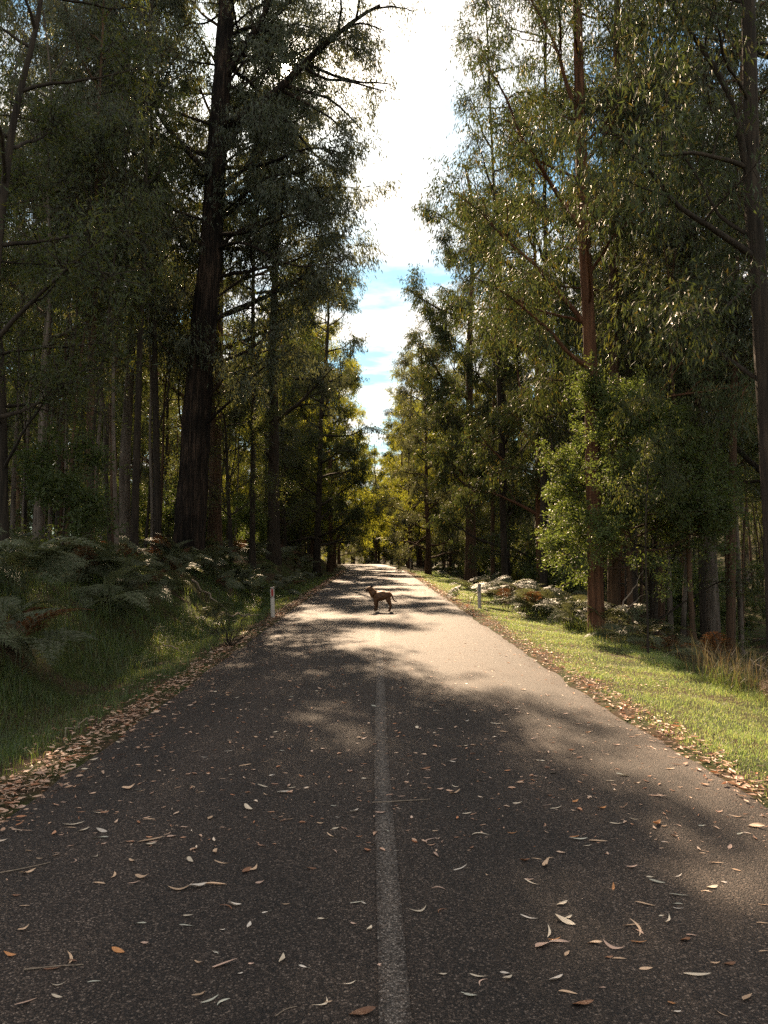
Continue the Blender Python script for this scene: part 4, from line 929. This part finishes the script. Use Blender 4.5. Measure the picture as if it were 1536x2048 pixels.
branch(at(1500, 1318, 9.4), at(1545, 1350, 9.0), .010, 'pale forked twig at the right edge below the verge', 7)

# ------------------------------------------------------------------ guide posts
M['post'] = plain_mat('post_white', (.50, .43, .36), .6, .3, .15, 9)
M['post_grey'] = plain_mat('post_grey', (.42, .38, .32), .7, .3, .2, 9)
M['red'] = plain_mat('reflector_red', (.30, .015, .012), .25, .6)
M['band'] = plain_mat('red_band', (.10, .012, .01), .5, .4)
M['refl_grey'] = plain_mat('reflector_grey', (.20, .19, .18), .3, .6)
def box(x0, x1, y0, y1, z0, z1, top=0.0):
    v = np.array([(x0, y0, z0), (x1, y0, z0), (x1, y1, z0), (x0, y1, z0), (x0, y0, z1), (x1, y0, z1), (x1, y1, z1 - top), (x0, y1, z1 - top)], float)
    return v, np.array([(3, 2, 1, 0), (4, 5, 6, 7), (0, 1, 5, 4), (1, 2, 6, 5), (2, 3, 7, 6), (3, 0, 4, 7)])
def guide_post(px, Y, h, tilt, front, refl, label, rz=0.0):
    x = (px - 768) / FOC * Y
    root = empty('guide_post', (x, Y, float(ground_z(x, Y))), label, 'guide post', None, rz); root.rotation_euler = (0, tilt, rz)
    # slightly dished blade with chamfered edges
    n = 7; xs = np.linspace(-.048, .048, n); yc = .018 * (np.abs(xs) / .048) ** 2
    ring = np.concatenate([np.stack([xs, yc - .014], 1), np.stack([xs[::-1], yc[::-1] - .004], 1)])
    zs = [-.25, .0, h * .5, h - .012, h]; sc = [1, 1, 1, 1, .9]
    v = np.concatenate([np.concatenate([ring * s, np.full((2 * n, 1), z)], 1) for z, s in zip(zs, sc)]); k = 2 * n
    I = np.arange(len(zs) * k).reshape(-1, k); f = np.stack([I[:-1], np.roll(I, -1, 1)[:-1], np.roll(I, -1, 1)[1:], I[1:]], -1).reshape(-1, 4)
    I2 = I[-1]; cap = np.stack([I2[:n - 1], I2[1:n], I2[::-1][1:n], I2[::-1][:n - 1]], -1)
    link('blade', mesh_np('blade', v, np.concatenate([f, cap])), root, front)
    vv, ff = box(-.025, .025, -.024, -.0145, h - .21, h - .05); 
    rb = link('reflector', mesh_np('reflector', vv, ff), root, refl)
    for z in (h - .03, h - .235):
        link('band', mesh_np('band', *box(-.050, .050, -.0165, -.0005, z - .006, z + .006)), root, M['band'])
    return root
guide_post(547, 18.0, .72, -.03, M['post'], M['red'], 'white guide post with a red reflector beside the left edge of the road', .05)
guide_post(958, 20.9, .68, .0, M['post'], M['refl_grey'], 'weathered grey guide post in the grass right of the road', .0)
guide_post(821, 56.0, .95, .0, M['post_grey'], M['refl_grey'], 'smaller guide post on the right far up the road')
guide_post(769, 86.0, .8, .0, M['post'], M['refl_grey'], 'tiny guide post at the crest of the road')

# ------------------------------------------------------------------ the dog
def dog():
    x0, y0 = road_pt(757, 1225.5)
    u = 1 / 10.97 / FOC * math.hypot(y0, 0)              # metres per unit of the drawing below
    u *= 1.0
    def J(zx, zy, side=0.0): return ((zx - 800) * u, side, (938 - zy) * u)
    V, E, RD = [], [], []
    def add(p, r, par=None):
        V.append(p); RD.append(tuple(c * float(np.interp(c / u, [14, 24, 45, 70], [1.35, 1.35, 1.5, 1.72])) for c in (r if hasattr(r, '__len__') else (r, r))))
        if par is not None: E.append((par, len(V) - 1))
        return len(V) - 1
    # pelvis is the root
    pel = add(J(1005, 572), (78 * u, 72 * u))
    loin = add(J(920, 588), (76 * u, 82 * u), pel)
    rib = add(J(830, 592), (84 * u, 96 * u), loin)
    wit = add(J(750, 588), (84 * u, 100 * u), rib)
    sho = add(J(712, 572), (68 * u, 84 * u), wit)
    n1 = add(J(668, 522), (42 * u, 53 * u), sho)
    n2 = add(J(638, 474), (42 * u, 49 * u), n1)
    hd = add(J(606, 442), (50 * u, 52 * u), n2)
    hf = add(J(575, 452), (38 * u, 40 * u), hd)
    mz = add(J(540, 480), (29 * u, 32 * u), hf)
    ns = add(J(505, 492), (22 * u, 25 * u), mz)
    rump = add(J(1050, 572), (54 * u, 52 * u), pel)
    t1 = add(J(1085, 572), 19 * u, rump); t2 = add(J(1106, 620), 15 * u, t1); t3 = add(J(1122, 670), 13 * u, t2); t4 = add(J(1148, 705), 12 * u, t3); t5 = add(J(1178, 714), 10 * u, t4); add(J(1208, 712), 6 * u, t5)
    def leg(par, pts, side):
        for zx, zy, r, sd in pts: par = add(J(zx, zy, sd * side * u), r * u, par)
    leg(wit, [(735, 650, 44, 52), (738, 710, 30, 58), (732, 775, 22, 55), (730, 845, 19, 52), (728, 905, 17, 52), (706, 926, 17, 52)], -1)
    leg(wit, [(752, 650, 44, 52), (762, 715, 30, 58), (768, 780, 22, 55), (766, 850, 19, 52), (760, 903, 17, 52), (738, 925, 17, 52)], 1)
    leg(pel, [(1015, 625, 52, 46), (1002, 695, 37, 52), (1040, 755, 23, 52), (1064, 805, 20, 50), (1048, 870, 17, 50), (1034, 908, 17, 50), (1004, 925, 17, 50)], -1)
    leg(pel, [(1030, 625, 50, 46), (1018, 690, 36, 52), (1055, 750, 23, 52), (1074, 800, 19, 50), (1060, 865, 17, 50), (1050, 908, 17, 50), (1022, 926, 17, 50)], 1)
    me = bpy.data.meshes.new('dog_skeleton'); me.from_pydata(V, E, [])
    o = bpy.data.objects.new('dog_skeleton', me); COL.objects.link(o)
    sk = o.modifiers.new('skin', 'SKIN')
    for i, d in enumerate(me.skin_vertices[0].data): d.radius = RD[i]; d.use_root = (i == 0)
    sk.branch_smoothing = .6; sk.use_smooth_shade = True
    sb = o.modifiers.new('sub', 'SUBSURF'); sb.levels = 2; sb.render_levels = 2
    bpy.context.view_layer.update()
    bm_ = bpy.data.meshes.new_from_object(o.evaluated_get(bpy.context.evaluated_depsgraph_get()))
    bpy.data.objects.remove(o)
    bm_.name = 'body'
    m, nt, out = new_mat('dog_coat'); L = nt.links.new
    tcn = N_(nt, 'ShaderNodeTexCoord'); sp = N_(nt, 'ShaderNodeSeparateXYZ'); L(tcn.outputs['Object'], sp.inputs[0])
    nz = N_(nt, 'ShaderNodeTexNoise'); nz.inputs['Scale'].default_value = 14; nz.inputs['Detail'].default_value = 6
    mpp = N_(nt, 'ShaderNodeMapping'); mpp.inputs['Scale'].default_value = (1, 3, 4); L(tcn.outputs['Object'], mpp.inputs[0]); L(mpp.outputs[0], nz.inputs['Vector'])
    coat = ramp(nt, nz.outputs['Fac'], [(.3, (.04, .016, .006)), (.5, (.09, .036, .012)), (.7, (.19, .085, .028))])
    def msk(sock, a, b):
        r = N_(nt, 'ShaderNodeMapRange'); r.inputs['From Min'].default_value = a; r.inputs['From Max'].default_value = b; L(sock, r.inputs['Value']); return r.outputs[0]
    muz = msk(sp.outputs[0], (600 - 800) * u, (550 - 800) * u)       # black mask on the muzzle
    low = msk(sp.outputs[2], (938 - 740) * u, (938 - 900) * u)       # darker lower legs
    low2 = N_(nt, 'ShaderNodeMath', operation='MULTIPLY'); low2.inputs[1].default_value = .6; L(low, low2.inputs[0])
    mxm = N_(nt, 'ShaderNodeMath', operation='MAXIMUM'); L(muz, mxm.inputs[0]); L(low2.outputs[0], mxm.inputs[1])
    cmx = N_(nt, 'ShaderNodeMix', data_type='RGBA'); L(mxm.outputs[0], cmx.inputs['Factor']); L(coat, cmx.inputs['A']); cmx.inputs['B'].default_value = (.014, .009, .007, 1)
    p = N_(nt, 'ShaderNodeBsdfPrincipled'); p.inputs['Roughness'].default_value = .6; p.inputs['Specular IOR Level'].default_value = .3
    p.inputs['Sheen Weight'].default_value = .4; p.inputs['Sheen Tint'].default_value = (.9, .5, .25, 1)
    L(cmx.outputs['Result'], p.inputs['Base Color']); L(p.outputs[0], out.inputs[0])
    root = empty('dog', (x0, y0, road_top(x0, y0)), 'brown short haired dog standing side on across the road, head to the left', 'dog')
    link('body', bm_, root, m); 
    if bm_.materials: bm_.materials[0] = m
    blk = plain_mat('dog_black', (.012, .009, .008), .5, .4)
    # ears: folded triangular flaps
    for sd, pts in ((-1, [(606, 412), (660, 404), (640, 352), (704, 402)]), (1, [(580, 412), (624, 404), (596, 346), (622, 372)])):
        a, b, c, d = (np.array(J(zx, zy, sd * 34 * u)) for zx, zy in pts); d = d + np.array([0, sd * 14 * u, 0])
        th = np.array([0, sd * 7 * u, 0])
        v = np.array([a, b, c, d, a + th, b + th, c + th, d + th]); f4 = np.array([(0, 1, 5, 4), (1, 3, 7, 5), (3, 2, 6, 7), (2, 0, 4, 6), (0, 2, 3, 1), (4, 5, 7, 6)])
        link('ear', mesh_np('ear', v, f4, True), root, blk)
    def ball(c, r):
        a = np.linspace(0, math.pi, 7); b = np.arange(10) * .6283
        v = np.array([[c[0] + r * math.sin(i) * math.cos(j), c[1] + r * math.sin(i) * math.sin(j), c[2] + r * math.cos(i)] for i in a for j in b])
        I = np.arange(70).reshape(7, 10); return v, np.stack([I[:-1], np.roll(I, -1, 1)[:-1], np.roll(I, -1, 1)[1:], I[1:]], -1).reshape(-1, 4)
    link('nose', mesh_np('nose', *ball(J(492, 482), 13 * u), True), root, blk)
    for sd in (-1, 1): link('eye', mesh_np('eye', *ball(J(566, 436, sd * 27 * u), 7 * u), True), root, blk)
    return root
dog()

# ------------------------------------------------------------------ what sets each plant of a kind apart: its look, then its neighbours
SECT = [(150, 'near the left edge'), (330, 'left of the big stringybark'), (440, 'behind the big stringybark'), (545, 'between the stringybark and the white guide post'), (640, 'behind the white guide post'),
        (735, 'left of the far road'), (840, 'right of the far road'), (900, 'just left of the lone tall gum'), (1010, 'around the lone tall gum'), (1130, 'between the tall gum and the round bush'), (1290, 'behind the round bush'), (1420, 'right of the round bush'), (9999, 'near the right edge')]
LOOK = {'sap1': 'thin brown', 'sap2': 'thin dark feathery', 'sap3': 'thin pale', 'tall1': 'tall brown barked', 'tall2': 'tall dark barked', 'tall3': 'slender red brown', 'tall4': 'pale barked', 'road1': 'dark leafy', 'road2': 'lower leafy brown', 'road3': 'bright leafy', 'pole1': 'bare stemmed dark', 'pole2': 'bare stemmed brown',
        'wattle1': 'taller dark', 'wattle2': 'rounder dark', 'shrub1': 'fine leaved', 'shrub2': 'rounder leaved'}
NOUN = {'sapling': 'sapling', 'gum_tree': 'gum', 'wattle_tree': 'wattle', 'shrub': 'shrub', 'bracken_fern': 'bracken'}
ORD = ['nearest', 'second nearest', 'third nearest', 'fourth nearest', 'fifth nearest', 'sixth nearest', 'seventh nearest', 'eighth nearest', 'ninth nearest', 'tenth nearest', 'eleventh nearest', 'twelfth nearest', 'thirteenth nearest', 'fourteenth nearest', 'fifteenth nearest', 'sixteenth nearest', 'seventeenth nearest', 'eighteenth nearest', 'nineteenth nearest', 'twentieth nearest', 'twenty first nearest', 'twenty second nearest']
mesh_key = {wm.name: k for k, (wm, lm) in TREES.items()}
sets = defaultdict(list)
for o in COL.objects:
    if o.parent is None and o.get('group') and o.name.split('.')[0] in NOUN and o.type == 'EMPTY':
        kind = o.name.split('.')[0]
        if kind == 'bracken_fern':
            if not any(w in o['group'] for w in ('left', 'right')) or o['label'].split()[0] not in ('bracken', 'brown') or 'fern' not in o['label'] and 'dry' not in o['label']: continue
            dead = sum(c.data.materials[0] == M['fern_dead'] for c in o.children)
            look = 'browned' if dead > 2 else 'full' if len(o.children) > 6 else 'thin'
            place = {'bracken on the left bank': 'on the left bank', 'bracken along the left verge': 'on the left verge', 'bracken on the right verge': 'on the right verge', 'bracken far along the right': 'far along the right', 'dry bracken below the right verge': 'below the right verge'}[o['group']]
        else:
            look = LOOK[mesh_key[o.children[0].data.name if o.children[0].data.name in mesh_key else o.children[1].data.name]]; place = ''
        px = 768 + FOC * o.location.x / o.location.y
        sec = next(t for a, t in SECT if px < a)
        far = '' if kind == 'bracken_fern' else 'far ' if o.location.y > 60 else ''
        sets[(far + look, NOUN[kind], place, sec)].append((o.location.y, o))
for (look, noun, place, sec), lst in sets.items():
    lst.sort(key=lambda a: a[0])
    for i, (_, o) in enumerate(lst):
        pre = '' if len(lst) == 1 else (ORD[i] if i < 22 else 'very deep') + ' '
        o['label'] = ' '.join((pre + look + ' ' + noun + ' ' + place + (', ' if place else ' ') + sec).split()).replace(' ,', ',')
